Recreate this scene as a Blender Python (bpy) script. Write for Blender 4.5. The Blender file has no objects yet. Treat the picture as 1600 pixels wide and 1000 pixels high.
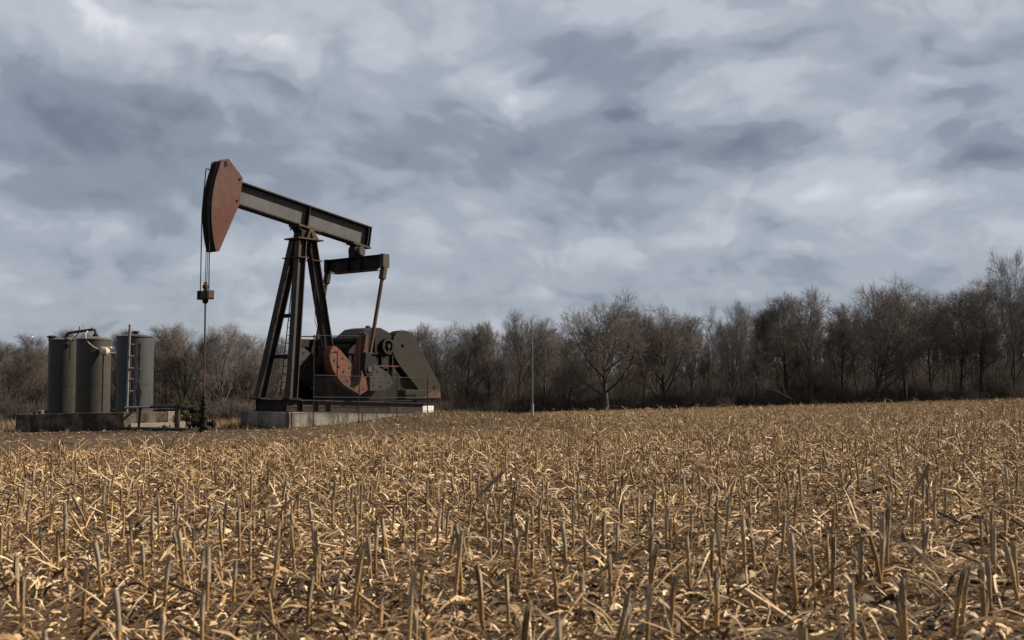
import bpy, bmesh, math, random
import numpy as np
from mathutils import Vector, Matrix

random.seed(11)
RNG = np.random.default_rng(11)
sc = bpy.context.scene
col = sc.collection
R = math.radians

# ------------------------------------------------------------------ camera
F = 1750.0                                   # focal length in pixels of the 1600 px wide photograph
PITCH = math.atan(100 / F)
EYE = Vector((0, 0, 1.0))
cam_data = bpy.data.cameras.new('camera')
cam = bpy.data.objects.new('camera', cam_data)
col.objects.link(cam)
cam.location = EYE
cam.rotation_euler = (math.pi / 2 + PITCH, 0, 0)
cam_data.sensor_width = 36
cam_data.lens = 36 * F / 1600
cam_data.clip_start = 0.1
cam_data.clip_end = 6000
cam_data.dof.use_dof = True
cam_data.dof.focus_distance = 26
cam_data.dof.aperture_fstop = 5.0
sc.camera = cam

# ------------------------------------------------------------------ exposure
sc.view_settings.view_transform = 'Standard'
sc.view_settings.look = 'None'
sc.view_settings.gamma = 1
sc.view_settings.exposure = 1.0
sc.view_settings.use_curve_mapping = False
sc.render.engine = 'CYCLES'
sc.cycles.use_denoising = True
sc.cycles.max_bounces = 6
sc.cycles.diffuse_bounces = 3
sc.cycles.transparent_max_bounces = 8

# ------------------------------------------------------------------ sun
SUN_AZ = R(10)        # measured from +X (right of frame) towards +Y (away from the camera)
SUN_EL = R(36)
to_sun = Vector((math.cos(SUN_AZ) * math.cos(SUN_EL), math.sin(SUN_AZ) * math.cos(SUN_EL), math.sin(SUN_EL)))
sd = bpy.data.lights.new('sun', 'SUN')
sd.energy = 5.0
sd.angle = R(1.2)
sd.color = (1.0, 0.89, 0.74)
sun = bpy.data.objects.new('sun', sd)
col.objects.link(sun)
sun.rotation_euler = (-to_sun).to_track_quat('-Z', 'Y').to_euler()
sun.location = to_sun * 60

# ------------------------------------------------------------------ sky (world)
world = bpy.data.worlds.new('World')
sc.world = world
world.use_nodes = True
wt = world.node_tree
wt.nodes.clear()


class NB:
    """tiny helper for building node graphs"""
    def __init__(self, tree):
        self.t = tree

    def n(self, kind, **kw):
        nd = self.t.nodes.new(kind)
        for k, v in kw.items():
            setattr(nd, k, v)
        return nd

    def link(self, a, b):
        self.t.links.new(a, b)

    def put(self, sock, v):
        if isinstance(v, bpy.types.NodeSocket):
            self.link(v, sock)
        else:
            sock.default_value = v

    def math(self, op, a, b=0.0, c=0.0, clamp=False):
        m = self.n('ShaderNodeMath', operation=op, use_clamp=clamp)
        self.put(m.inputs[0], a)
        self.put(m.inputs[1], b)
        self.put(m.inputs[2], c)
        return m.outputs[0]

    def noise(self, vec, scale, detail=4, rough=0.55, dist=0.0, out='Fac'):
        m = self.n('ShaderNodeTexNoise')
        if vec is not None:
            self.link(vec, m.inputs['Vector'])
        m.inputs['Scale'].default_value = scale
        m.inputs['Detail'].default_value = detail
        m.inputs['Roughness'].default_value = rough
        m.inputs['Distortion'].default_value = dist
        return m.outputs[out]

    def ramp(self, fac, stops, interp='LINEAR'):
        m = self.n('ShaderNodeValToRGB')
        m.color_ramp.interpolation = interp
        el = m.color_ramp.elements
        while len(el) < len(stops):
            el.new(0.5)
        for e, (p, c) in zip(el, stops):
            e.position = p
            e.color = (c[0], c[1], c[2], 1) if not isinstance(c, (int, float)) else (c, c, c, 1)
        self.put(m.inputs[0], fac)
        return m.outputs['Color']

    def mix(self, fac, a, b, blend='MIX'):
        m = self.n('ShaderNodeMix', data_type='RGBA', blend_type=blend)
        self.put(m.inputs[0], fac)
        self.put(m.inputs[6], a if isinstance(a, bpy.types.NodeSocket) else (*a, 1))
        self.put(m.inputs[7], b if isinstance(b, bpy.types.NodeSocket) else (*b, 1))
        return m.outputs[2]


w = NB(wt)
tc = w.n('ShaderNodeTexCoord')
sep = w.n('ShaderNodeSeparateXYZ')
w.link(tc.outputs['Generated'], sep.inputs[0])
sx, sy, sz = sep.outputs
zz = w.math('ADD', w.math('MAXIMUM', sz, 0.0), 0.13)
comb = w.n('ShaderNodeCombineXYZ')
w.link(w.math('DIVIDE', sx, zz), comb.inputs[0])
w.link(w.math('DIVIDE', sy, zz), comb.inputs[1])
comb.inputs[2].default_value = 3.7
warp = w.noise(comb.outputs[0], 1.6, 3, 0.5, 0, 'Color')
vm = w.n('ShaderNodeVectorMath', operation='MULTIPLY_ADD')
w.link(warp, vm.inputs[0])
vm.inputs[1].default_value = (0.55, 0.4, 0)
w.link(comb.outputs[0], vm.inputs[2])
big = w.noise(vm.outputs[0], 0.75, 5, 0.5, 0.2)
mid = w.noise(vm.outputs[0], 2.2, 6, 0.52, 0.3)
# clouds also have puffs of the same angular size near the horizon
az = w.math('ARCTAN2', sx, sy)
el_ = w.math('ARCSINE', sz)
comb2 = w.n('ShaderNodeCombineXYZ')
w.link(az, comb2.inputs[0])
w.link(w.math('MULTIPLY', el_, 1.55), comb2.inputs[1])
comb2.inputs[2].default_value = 1.3
puff = w.noise(comb2.outputs[0], 5.5, 6, 0.50, 0.35)


def shifted(vec, off_):
    m_ = w.n('ShaderNodeVectorMath', operation='ADD')
    w.link(vec, m_.inputs[0])
    m_.inputs[1].default_value = off_
    return m_.outputs[0]


def billow(vec, sc_):
    """cauliflower shapes: folded noise, three octaves"""
    tot = None
    for k, am in ((1.0, 0.55), (2.1, 0.28), (4.3, 0.15)):
        n_ = w.noise(vec, sc_ * k, 2.5, 0.5, 0.15)
        f_ = w.math('ABSOLUTE', w.math('MULTIPLY_ADD', n_, 2.0, -1.0))
        tot = w.math('MULTIPLY', f_, am) if tot is None else w.math('MULTIPLY_ADD', f_, am, tot)
    return tot


warp2 = w.noise(comb2.outputs[0], 4.0, 4, 0.5, 0, 'Color')
vm2 = w.n('ShaderNodeVectorMath', operation='MULTIPLY_ADD')
w.link(warp2, vm2.inputs[0])
vm2.inputs[1].default_value = (0.22, 0.16, 0)
w.link(comb2.outputs[0], vm2.inputs[2])
cv = vm2.outputs[0]
b0 = billow(cv, 5.6)
b1 = billow(shifted(cv, (0.012, 0.034, 0)), 5.6)
wide0 = w.noise(cv, 3.0, 6, 0.5, 0.2)
wide1 = w.noise(shifted(cv, (0.02, 0.09, 0)), 3.0, 6, 0.5, 0.2)
fine = w.noise(cv, 17, 6, 0.55, 0.2)
val = w.math('MULTIPLY', w.math('SUBTRACT', big, 0.5), 0.55)
val = w.math('MULTIPLY_ADD', w.math('SUBTRACT', mid, 0.5), 0.25, val)
val = w.math('MULTIPLY_ADD', w.math('SUBTRACT', puff, 0.5), 0.60, val)
val = w.math('MULTIPLY_ADD', w.math('SUBTRACT', wide0, wide1), 0.75, val)
val = w.math('MULTIPLY_ADD', w.math('SUBTRACT', b0, 0.17), 0.50, val)
val = w.math('MULTIPLY_ADD', w.math('SUBTRACT', b0, b1), 0.75, val)
val = w.math('MULTIPLY_ADD', w.math('SUBTRACT', fine, 0.5), 0.12, val)
val = w.math('MULTIPLY', val, 0.72)
wobx = w.math('MULTIPLY', w.math('SUBTRACT', w.noise(comb2.outputs[0], 9, 4, 0.55), 0.5), 0.14)
woby = w.math('MULTIPLY', w.math('SUBTRACT', w.noise(comb2.outputs[0], 11, 4, 0.55), 0.5), 0.07)
azw = w.math('ADD', az, wobx)
elw = w.math('ADD', el_, woby)
CLOUD_BANKS = [   # azimuth, elevation (rad), half width, half height, tone
    (-0.44, 0.225, 0.16, 0.042, -0.15), (-0.30, 0.215, 0.12, 0.040, -0.11), (-0.36, 0.150, 0.11, 0.022, -0.20), (-0.22, 0.245, 0.07, 0.03, -0.10),
    (0.092, 0.240, 0.036, 0.013, -0.30), (0.20, 0.205, 0.085, 0.016, -0.28), (0.43, 0.190, 0.065, 0.018, -0.42),
    (0.40, 0.235, 0.03, 0.012, -0.16), (-0.04, 0.215, 0.11, 0.022, -0.14), (0.16, 0.285, 0.10, 0.016, -0.14), (0.04, 0.275, 0.06, 0.02, -0.10),
    (0.44, 0.330, 0.15, 0.025, 0.22), (0.10, 0.315, 0.10, 0.020, 0.12), (-0.03, 0.255, 0.030, 0.024, 0.22), (-0.16, 0.262, 0.04, 0.016, 0.12),
    (0.335, 0.158, 0.040, 0.010, 0.26), (0.42, 0.155, 0.05, 0.012, 0.18), (0.222, 0.116, 0.030, 0.009, 0.24),
    (-0.43, 0.172, 0.024, 0.011, 0.30), (-0.31, 0.300, 0.12, 0.026, 0.18), (-0.44, 0.078, 0.06, 0.012, 0.14), (-0.39, 0.128, 0.05, 0.008, 0.16),
    (0.37, 0.247, 0.05, 0.010, 0.22), (0.05, 0.165, 0.10, 0.012, 0.12), (-0.02, 0.12, 0.10, 0.012, 0.08), (0.30, 0.10, 0.2, 0.02, -0.06),
]
for a0, e0, sa, se, amp in CLOUD_BANKS:
    dx = w.math('DIVIDE', w.math('SUBTRACT', azw, a0), sa)
    dy = w.math('DIVIDE', w.math('SUBTRACT', elw, e0), se)
    r2 = w.math('ADD', w.math('MULTIPLY', dx, dx), w.math('MULTIPLY', dy, dy))
    g = w.math('EXPONENT', w.math('MULTIPLY', r2, -1.0))
    val = w.math('MULTIPLY_ADD', g, amp * (1.2 if amp < 0 else 0.55), val)
val = w.math('MULTIPLY_ADD', val, 1.2, 0.57)
cloud = w.ramp(val, [(-0.0, (0.140, 0.168, 0.216)), (0.32, (0.222, 0.256, 0.314)), (0.52, (0.320, 0.354, 0.414)),
                     (0.72, (0.440, 0.466, 0.522)), (1.0, (0.660, 0.674, 0.712))], 'EASE')
sky = w.n('ShaderNodeTexSky', sky_type='NISHITA', sun_disc=False)
sky.sun_elevation = SUN_EL
sky.sun_rotation = math.pi / 2 - SUN_AZ
bg1 = w.n('ShaderNodeBackground')
w.link(sky.outputs[0], bg1.inputs[0])
bg1.inputs[1].default_value = 0.05
bg2 = w.n('ShaderNodeBackground')
w.link(cloud, bg2.inputs[0])
bg2.inputs[1].default_value = 0.59
cover = w.math('MULTIPLY_ADD', w.noise(comb2.outputs[0], 3.0, 4, 0.5), 0.25, 0.80, clamp=True)
mixs = w.n('ShaderNodeMixShader')
w.link(cover, mixs.inputs[0])
w.link(bg1.outputs[0], mixs.inputs[1])
w.link(bg2.outputs[0], mixs.inputs[2])
wo = w.n('ShaderNodeOutputWorld')
w.link(mixs.outputs[0], wo.inputs[0])

# ------------------------------------------------------------------ shared helpers


def tag(o, label=None, cat=None, group=None, kind=None):
    if label:
        o['label'] = label
    if cat:
        o['category'] = cat
    if group:
        o['group'] = group
    if kind:
        o['kind'] = kind
    return o


def empty(name, loc=(0, 0, 0), rz=0.0, parent=None):
    o = bpy.data.objects.new(name, None)
    o.empty_display_size = 0.2
    col.objects.link(o)
    o.location = loc
    o.rotation_euler = (0, 0, rz)
    o.parent = parent
    return o


def link_mesh(name, me, mat, parent=None, smooth=False):
    if mat is not None and len(me.materials) == 0:
        me.materials.append(mat)
    o = bpy.data.objects.new(name, me)
    col.objects.link(o)
    o.parent = parent
    if smooth:
        me.polygons.foreach_set('use_smooth', [True] * len(me.polygons))
    return o


def np_mesh(name, verts, quads=None, tris=None):
    me = bpy.data.meshes.new(name)
    verts = np.asarray(verts, dtype=np.float32).reshape(-1, 3)
    me.vertices.add(len(verts))
    me.vertices.foreach_set('co', verts.ravel())
    loops, starts = [], []
    n = 0
    if quads is not None and len(quads):
        q = np.asarray(quads, dtype=np.int32).reshape(-1, 4)
        loops.append(q.ravel())
        starts.append(np.arange(len(q), dtype=np.int32) * 4)
        n = len(q) * 4
    if tris is not None and len(tris):
        t = np.asarray(tris, dtype=np.int32).reshape(-1, 3)
        loops.append(t.ravel())
        starts.append(n + np.arange(len(t), dtype=np.int32) * 3)
    loops = np.concatenate(loops)
    starts = np.concatenate(starts)
    me.loops.add(len(loops))
    me.loops.foreach_set('vertex_index', loops)
    me.polygons.add(len(starts))
    me.polygons.foreach_set('loop_start', starts)
    me.update(calc_edges=True)
    return me


class MB:
    """collects shapes, builds ONE mesh object"""
    def __init__(self):
        self.v, self.f = [], []

    def add(self, vs, fs):
        b = len(self.v)
        self.v += [tuple(x) for x in vs]
        self.f += [tuple(i + b for i in f) for f in fs]
        return self

    def box(self, x0, x1, y0, y1, z0, z1):
        v = [(x0, y0, z0), (x1, y0, z0), (x1, y1, z0), (x0, y1, z0), (x0, y0, z1), (x1, y0, z1), (x1, y1, z1), (x0, y1, z1)]
        return self.add(v, [(0, 3, 2, 1), (4, 5, 6, 7), (0, 1, 5, 4), (1, 2, 6, 5), (2, 3, 7, 6), (3, 0, 4, 7)])

    def bar(self, a, b, wd, ht, up=(0, 0, 1)):
        """rectangular bar from a to b; wd across, ht along up"""
        a, b, up = Vector(a), Vector(b), Vector(up)
        d = (b - a).normalized()
        s = d.cross(up).normalized()
        t = s.cross(d).normalized()
        v = []
        for p in (a, b):
            for i, j in ((-1, -1), (1, -1), (1, 1), (-1, 1)):
                v.append(p + s * (i * wd / 2) + t * (j * ht / 2))
        return self.add(v, [(3, 2, 1, 0), (4, 5, 6, 7), (0, 1, 5, 4), (1, 2, 6, 5), (2, 3, 7, 6), (3, 0, 4, 7)])

    def ibeam(self, a, b, wd, ht, tf=0.03, tw=0.02, up=(0, 0, 1)):
        """I section from a to b: flanges wd wide, ht apart along up"""
        a, b, up = Vector(a), Vector(b), Vector(up)
        d = (b - a).normalized()
        s = d.cross(up).normalized()
        t = s.cross(d).normalized()
        o = t * (ht / 2 - tf / 2)
        self.bar(a + o, b + o, wd, tf, up)
        self.bar(a - o, b - o, wd, tf, up)
        self.bar(a, b, tw, ht - 2 * tf, up)
        return self

    def tube(self, pts, rad, n=10, cap=True):
        pts = [Vector(p) for p in pts]
        if isinstance(rad, (int, float)):
            rad = [rad] * len(pts)
        prev = None
        vs = []
        for i, p in enumerate(pts):
            d = (pts[min(i + 1, len(pts) - 1)] - pts[max(i - 1, 0)]).normalized()
            if prev is None:
                ref = Vector((0, 0, 1)) if abs(d.z) < 0.9 else Vector((1, 0, 0))
                s = d.cross(ref).normalized()
            else:
                s = (prev - d * prev.dot(d)).normalized()
            prev = s
            t = d.cross(s)
            for k in range(n):
                a = 2 * math.pi * k / n
                vs.append(p + (s * math.cos(a) + t * math.sin(a)) * rad[i])
        fs = []
        for i in range(len(pts) - 1):
            for k in range(n):
                k2 = (k + 1) % n
                fs.append((i * n + k, i * n + k2, (i + 1) * n + k2, (i + 1) * n + k))
        if cap:
            fs.append(tuple(range(n - 1, -1, -1)))
            fs.append(tuple((len(pts) - 1) * n + k for k in range(n)))
        return self.add(vs, fs)

    def prism(self, poly, y0, y1):
        """polygon in (x, z), extruded along y"""
        n = len(poly)
        area = sum(poly[i][0] * poly[(i + 1) % n][1] - poly[(i + 1) % n][0] * poly[i][1] for i in range(n))
        if area < 0:
            poly = poly[::-1]
        y0, y1 = min(y0, y1), max(y0, y1)
        v = [(x, y0, z) for x, z in poly] + [(x, y1, z) for x, z in poly]
        f = [tuple(range(n)), tuple(range(2 * n - 1, n - 1, -1))]
        for i in range(n):
            j = (i + 1) % n
            f.append((j, i, n + i, n + j))
        return self.add(v, f)

    def lathe(self, prof, c=(0, 0, 0), n=32, axis='z'):
        """profile [(r, h)...] about an axis through c"""
        vs = []
        for r, h in prof:
            for k in range(n):
                a = 2 * math.pi * k / n
                p = (r * math.cos(a), r * math.sin(a), h)
                if axis == 'y':
                    p = (p[0], p[2], -p[1])
                elif axis == 'x':
                    p = (p[2], p[0], p[1])
                vs.append((p[0] + c[0], p[1] + c[1], p[2] + c[2]))
        fs = []
        for i in range(len(prof) - 1):
            for k in range(n):
                k2 = (k + 1) % n
                fs.append((i * n + k, i * n + k2, (i + 1) * n + k2, (i + 1) * n + k))
        fs.append(tuple(range(n - 1, -1, -1)))
        fs.append(tuple((len(prof) - 1) * n + k for k in range(n)))
        return self.add(vs, fs)

    def mesh(self, name, bevel=0.0, smooth_angle=None):
        me = bpy.data.meshes.new(name)
        me.from_pydata(self.v, [], self.f)
        me.update()
        bm = bmesh.new()
        bm.from_mesh(me)
        bmesh.ops.recalc_face_normals(bm, faces=bm.faces)
        if bevel:
            es = [e for e in bm.edges if len(e.link_faces) == 2 and e.calc_face_angle(0) > R(35)]
            bmesh.ops.bevel(bm, geom=es, offset=bevel, segments=1, affect='EDGES', clamp_overlap=True)
        if smooth_angle:
            for fc in bm.faces:
                fc.smooth = True
            for e in bm.edges:
                if len(e.link_faces) == 2 and e.calc_face_angle(0) > R(smooth_angle):
                    e.smooth = False
        bm.to_mesh(me)
        bm.free()
        return me

    def build(self, name, mat, parent=None, bevel=0.0, smooth_angle=None):
        return link_mesh(name, self.mesh(name, bevel, smooth_angle), mat, parent)


def copy_tree(o, parent=None):
    c = o.copy()
    col.objects.link(c)
    c.parent = parent
    for ch in list(o.children):
        copy_tree(ch, c)
    return c


def ss(a, b, x):
    t = np.clip((x - a) / (b - a), 0, 1)
    return t * t * (3 - 2 * t)


def ground_z(X, Y):
    X = np.asarray(X, dtype=float)
    Y = np.asarray(Y, dtype=float)
    sl = 0.5 * (X + np.sqrt(X * X + 9.0)) - 1.5         # smooth max(X, 0)
    Yc = np.where(Y < 125, Y, 125 + (Y - 125) * 0.0)
    Xc = np.clip(sl, -5, 60)
    z = -0.0182 * Yc + 0.0285 * Xc + 0.004 * np.clip(np.minimum(X, 0), -40, 0)
    z += 0.71 * np.exp(-((X + 2.3) ** 2 / 34 + (Y - 39.3) ** 2 / 26))
    z += 0.24 * np.exp(-((X + 10) ** 2 / 40 + (Y - 34) ** 2 / 40))
    z += 0.10 * np.exp(-((X + 15) ** 2 / 40 + (Y - 42) ** 2 / 20))
    z += 0.022 * np.sin(X * 0.9 + 0.4 * Y) * np.sin(Y * 0.55 + 1.3) * ss(3, 12, Y)
    z += 0.012 * np.sin(X * 2.3 - 1.1 * Y) * np.sin(Y * 1.7 + X * 0.6)
    z += -0.30 * ss(50, 95, Y) * ss(4, -14, X)
    z += 3.0 * ss(150, 300, Y)
    return z


def gz(x, y):
    return float(ground_z(x, y))


def ray(px, py):
    x = (px - 800) / F
    y = (500 - py) / F
    return Vector((x, -math.sin(PITCH) * y + math.cos(PITCH), math.cos(PITCH) * y + math.sin(PITCH)))


def at(px, py, Y):
    d = ray(px, py)
    return EYE + d * (Y / d.y)


def ground_at(px, py):
    """where the sight line through a photograph pixel meets the ground"""
    d = ray(px, py)
    lo = 2.0
    while lo < 160:
        p = EYE + d * lo
        if p.z < gz(p.x, p.y):
            return p
        lo += 0.02 + lo * 0.002
    return EYE + d * 120


# ------------------------------------------------------------------ materials
def new_mat(name):
    m = bpy.data.materials.new(name)
    m.use_nodes = True
    m.node_tree.nodes.clear()
    nb = NB(m.node_tree)
    out = nb.n('ShaderNodeOutputMaterial')
    bs = nb.n('ShaderNodeBsdfPrincipled')
    nb.link(bs.outputs[0], out.inputs[0])
    bs.inputs['Specular IOR Level'].default_value = 0.3
    return m, nb, bs, out


def coords(nb, scale=(1, 1, 1)):
    t = nb.n('ShaderNodeTexCoord')
    mp = nb.n('ShaderNodeMapping')
    mp.inputs['Scale'].default_value = scale
    nb.link(t.outputs['Object'], mp.inputs[0])
    return mp.outputs[0]


def bump(nb, bs, height, strength=0.3, dist=0.02):
    b = nb.n('ShaderNodeBump')
    b.inputs['Strength'].default_value = strength
    b.inputs['Distance'].default_value = dist
    nb.link(height, b.inputs['Height'])
    nb.link(b.outputs[0], bs.inputs['Normal'])


def weathered(name, c1, c2, c3=None, scale=2.0, amount=0.5, rough=0.75, streak=1.0, metallic=0.0, bump_s=0.25, fine=14.0, edge=0.06, spec=0.12):
    """paint c1 / c2 in soft patches, c3 (rust, dirt, bare metal) where a stretched noise passes a threshold"""
    k_ = 0.80
    c1, c2 = tuple(x * k_ for x in c1), tuple(x * k_ for x in c2)
    c3 = tuple(x * k_ for x in c3) if c3 else None
    m, nb, bs, out = new_mat(name)
    v = coords(nb)
    vs = coords(nb, (1, 1, 1 / streak))
    base = nb.mix(nb.ramp(nb.noise(v, scale, 5, 0.6, 0.4), [(0.35, 0), (0.65, 1)]), c1, c2)
    if c3:
        k = nb.noise(vs, scale * 2.2, 7, 0.65, 0.3)
        mask = nb.ramp(k, [(1 - amount - edge, 0), (1 - amount + edge, 1)])
        base = nb.mix(mask, base, c3)
    fn = nb.noise(v, fine, 4, 0.6)
    base = nb.mix(nb.ramp(fn, [(0.3, 0.0), (0.75, 0.55)]), base, nb.mix(1.0, base, (0.42, 0.4, 0.38), 'MULTIPLY'))
    nb.link(base, bs.inputs['Base Color'])
    nb.link(nb.math('MULTIPLY_ADD', fn, 0.3, rough - 0.15, clamp=True), bs.inputs['Roughness'])
    bs.inputs['Metallic'].default_value = metallic
    bs.inputs['Specular IOR Level'].default_value = spec
    bump(nb, bs, fn, bump_s, 0.02)
    return m


M = {}
M['dark_steel'] = weathered('dark_steel', (0.009, 0.008, 0.008), (0.016, 0.014, 0.013), (0.045, 0.026, 0.016), 1.6, 0.42, 0.62, 3.0)
M['leg_steel'] = weathered('leg_steel', (0.026, 0.024, 0.022), (0.042, 0.037, 0.033), (0.062, 0.042, 0.030), 1.4, 0.42, 0.62, 4.0)
M['beam_paint'] = weathered('beam_paint', (0.078, 0.081, 0.081), (0.100, 0.100, 0.096), (0.088, 0.064, 0.047), 1.3, 0.30, 0.55, 2.0, fine=3.5, edge=0.12)
M['head_red'] = weathered('head_red', (0.082, 0.025, 0.020), (0.104, 0.035, 0.027), (0.088, 0.060, 0.045), 0.55, 0.40, 0.6, 1.0, edge=0.16, fine=4.0)
M['rust_plate'] = weathered('rust_plate', (0.175, 0.062, 0.036), (0.140, 0.055, 0.036), (0.070, 0.060, 0.056), 1.5, 0.45, 0.75, 1.2, edge=0.12)
M['crank_grey'] = weathered('crank_grey', (0.052, 0.047, 0.043), (0.040, 0.036, 0.034), (0.140, 0.055, 0.031), 1.6, 0.36, 0.7, 1.2)
M['rust_brown'] = weathered('rust_brown', (0.095, 0.055, 0.038), (0.070, 0.042, 0.032), (0.15, 0.075, 0.045), 2.5, 0.40, 0.8)
M['gear_grey'] = weathered('gear_grey', (0.019, 0.018, 0.017), (0.012, 0.012, 0.011), (0.030, 0.020, 0.014), 1.6, 0.40, 0.6)
M['guard_olive'] = weathered('guard_olive', (0.030, 0.026, 0.020), (0.023, 0.020, 0.016), (0.044, 0.027, 0.016), 1.0, 0.36, 0.6, 2.0, edge=0.1)
M['tank_grey'] = weathered('tank_grey', (0.068, 0.062, 0.054), (0.054, 0.049, 0.043), (0.036, 0.030, 0.025), 0.9, 0.38, 0.5, 5.0, edge=0.14, bump_s=0.08)
M['tank_slate'] = weathered('tank_slate', (0.072, 0.074, 0.075), (0.058, 0.060, 0.061), (0.036, 0.034, 0.032), 0.9, 0.34, 0.45, 6.0, edge=0.14, bump_s=0.08)
M['oil_black'] = weathered('oil_black', (0.014, 0.013, 0.012), (0.022, 0.02, 0.018), None, 3, 0.5, 0.4)
M['concrete'] = weathered('concrete', (0.31, 0.28, 0.235), (0.22, 0.20, 0.17), (0.085, 0.070, 0.055), 0.8, 0.47, 0.92, 2.4, edge=0.09, bump_s=0.5, fine=11)
M['concrete_old'] = weathered('concrete_old', (0.20, 0.165, 0.122), (0.14, 0.116, 0.088), (0.050, 0.041, 0.033), 0.8, 0.52, 0.95, 1.6, edge=0.08, bump_s=0.5, fine=9)
M['block_tan'] = weathered('block_tan', (0.33, 0.28, 0.21), (0.27, 0.23, 0.175), (0.13, 0.11, 0.085), 1.5, 0.34, 0.95, 1.5, bump_s=0.5)
M['galv'] = weathered('galv', (0.30, 0.30, 0.30), (0.22, 0.22, 0.22), (0.16, 0.12, 0.09), 2, 0.33, 0.5)
M['pipe_pale'] = weathered('pipe_pale', (0.36, 0.35, 0.32), (0.28, 0.275, 0.26), (0.15, 0.125, 0.10), 3, 0.32, 0.6)
M['roof_dust'] = weathered('roof_dust', (0.13, 0.118, 0.10), (0.10, 0.092, 0.08), (0.06, 0.05, 0.042), 2, 0.4, 0.7)
M['pole_grey'] = weathered('pole_grey', (0.20, 0.19, 0.175), (0.16, 0.152, 0.14), (0.10, 0.08, 0.065), 3, 0.35, 0.6)
M['well_rust'] = weathered('well_rust', (0.050, 0.030, 0.022), (0.036, 0.024, 0.019), (0.085, 0.045, 0.028), 2.5, 0.36, 0.8)
M['block_steel'] = weathered('block_steel', (0.070, 0.062, 0.054), (0.054, 0.048, 0.043), (0.085, 0.052, 0.034), 3.0, 0.42, 0.65)
M['cream'] = weathered('cream', (0.60, 0.52, 0.40), (0.50, 0.43, 0.33), (0.30, 0.24, 0.17), 4, 0.3, 0.55)
M['white_paint'] = weathered('white_paint', (0.75, 0.75, 0.74), (0.66, 0.66, 0.65), (0.35, 0.32, 0.28), 3, 0.3, 0.6)
M['wire'] = weathered('wire', (0.035, 0.031, 0.028), (0.025, 0.023, 0.021), None, 6, 0.5, 0.6)
M['cable'] = weathered('cable', (0.050, 0.040, 0.036), (0.035, 0.030, 0.028), None, 6, 0.5, 0.6)


def island_mat(name, stops, rough=0.8, transl=0.25, grain=60.0, per_object=False):
    """one colour for each loose piece, with grain along it and some light passing through"""
    m, nb, bs, out = new_mat(name)
    if per_object:
        g = nb.n('ShaderNodeObjectInfo').outputs['Random']
    else:
        g = nb.n('ShaderNodeNewGeometry').outputs['Random Per Island']
    c = nb.ramp(g, [(p_, tuple(x * 0.80 for x in c_)) for p_, c_ in stops])
    v = coords(nb)
    k = nb.noise(v, grain, 3, 0.6)
    c = nb.mix(nb.ramp(k, [(0.35, 0.0), (0.7, 0.6)]), c, nb.mix(1.0, c, (0.5, 0.45, 0.4), 'MULTIPLY'))
    nb.link(c, bs.inputs['Base Color'])
    bs.inputs['Roughness'].default_value = rough
    bs.inputs['Specular IOR Level'].default_value = 0.25
    if transl:
        tr = nb.n('ShaderNodeBsdfTranslucent')
        nb.link(c, tr.inputs[0])
        mx = nb.n('ShaderNodeMixShader')
        mx.inputs[0].default_value = transl
        nb.link(bs.outputs[0], mx.inputs[1])
        nb.link(tr.outputs[0], mx.inputs[2])
        nb.link(mx.outputs[0], out.inputs[0])
    return m


M['straw'] = island_mat('straw', [(0.0, (0.046, 0.026, 0.013)), (0.28, (0.130, 0.075, 0.034)), (0.46, (0.335, 0.207, 0.096)),
                                  (0.74, (0.56, 0.380, 0.198)), (1.0, (0.80, 0.62, 0.395))], 0.7, 0.10, 45)
M['stalk_stem'] = island_mat('stalk_stem', [(0.0, (0.20, 0.115, 0.045)), (0.5, (0.30, 0.18, 0.070)), (1.0, (0.38, 0.25, 0.11))], 0.55, 0, 55, True)
M['stalk_sheath'] = island_mat('stalk_sheath', [(0.0, (0.22, 0.18, 0.13)), (0.5, (0.31, 0.25, 0.18)), (1.0, (0.40, 0.31, 0.20))], 0.8, 0.12, 70, True)
M['stalk_leaf'] = island_mat('stalk_leaf', [(0.0, (0.26, 0.18, 0.10)), (0.5, (0.42, 0.31, 0.18)), (1.0, (0.56, 0.44, 0.29))], 0.75, 0.25, 60, True)
M['stubble'] = island_mat('stubble', [(0.0, (0.17, 0.104, 0.045)), (0.5, (0.33, 0.212, 0.095)), (1.0, (0.50, 0.35, 0.19))], 0.75, 0.05, 30)
M['bark'] = island_mat('bark', [(0.0, (0.040, 0.033, 0.028)), (0.5, (0.060, 0.050, 0.043)), (1.0, (0.090, 0.077, 0.068))], 0.95, 0, 6, True)
M['twig'] = island_mat('twig', [(0.0, (0.092, 0.074, 0.062)), (0.5, (0.128, 0.106, 0.091)), (1.0, (0.172, 0.150, 0.134))], 0.95, 0, 3, True)
M['wood_mass'] = island_mat('wood_mass', [(0.0, (0.068, 0.055, 0.047)), (0.5, (0.108, 0.089, 0.076)), (1.0, (0.158, 0.137, 0.122))], 0.95, 0, 2)
M['brush'] = island_mat('brush', [(0.0, (0.050, 0.041, 0.034)), (0.5, (0.082, 0.067, 0.056)), (1.0, (0.14, 0.115, 0.097))], 0.95, 0, 3)
M['dead_pale'] = island_mat('dead_pale', [(0.0, (0.22, 0.19, 0.16)), (1.0, (0.30, 0.26, 0.22))], 0.9, 0, 8)
M['dry_grass'] = island_mat('dry_grass', [(0.0, (0.13, 0.085, 0.045)), (0.5, (0.24, 0.165, 0.09)), (0.9, (0.37, 0.27, 0.16)), (1.0, (0.16, 0.16, 0.06))], 0.85, 0.2, 20)
M['green_leaf'] = island_mat('green_leaf', [(0.0, (0.040, 0.055, 0.018)), (0.6, (0.085, 0.105, 0.028)), (1.0, (0.17, 0.17, 0.045))], 0.7, 0.3, 20)


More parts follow.
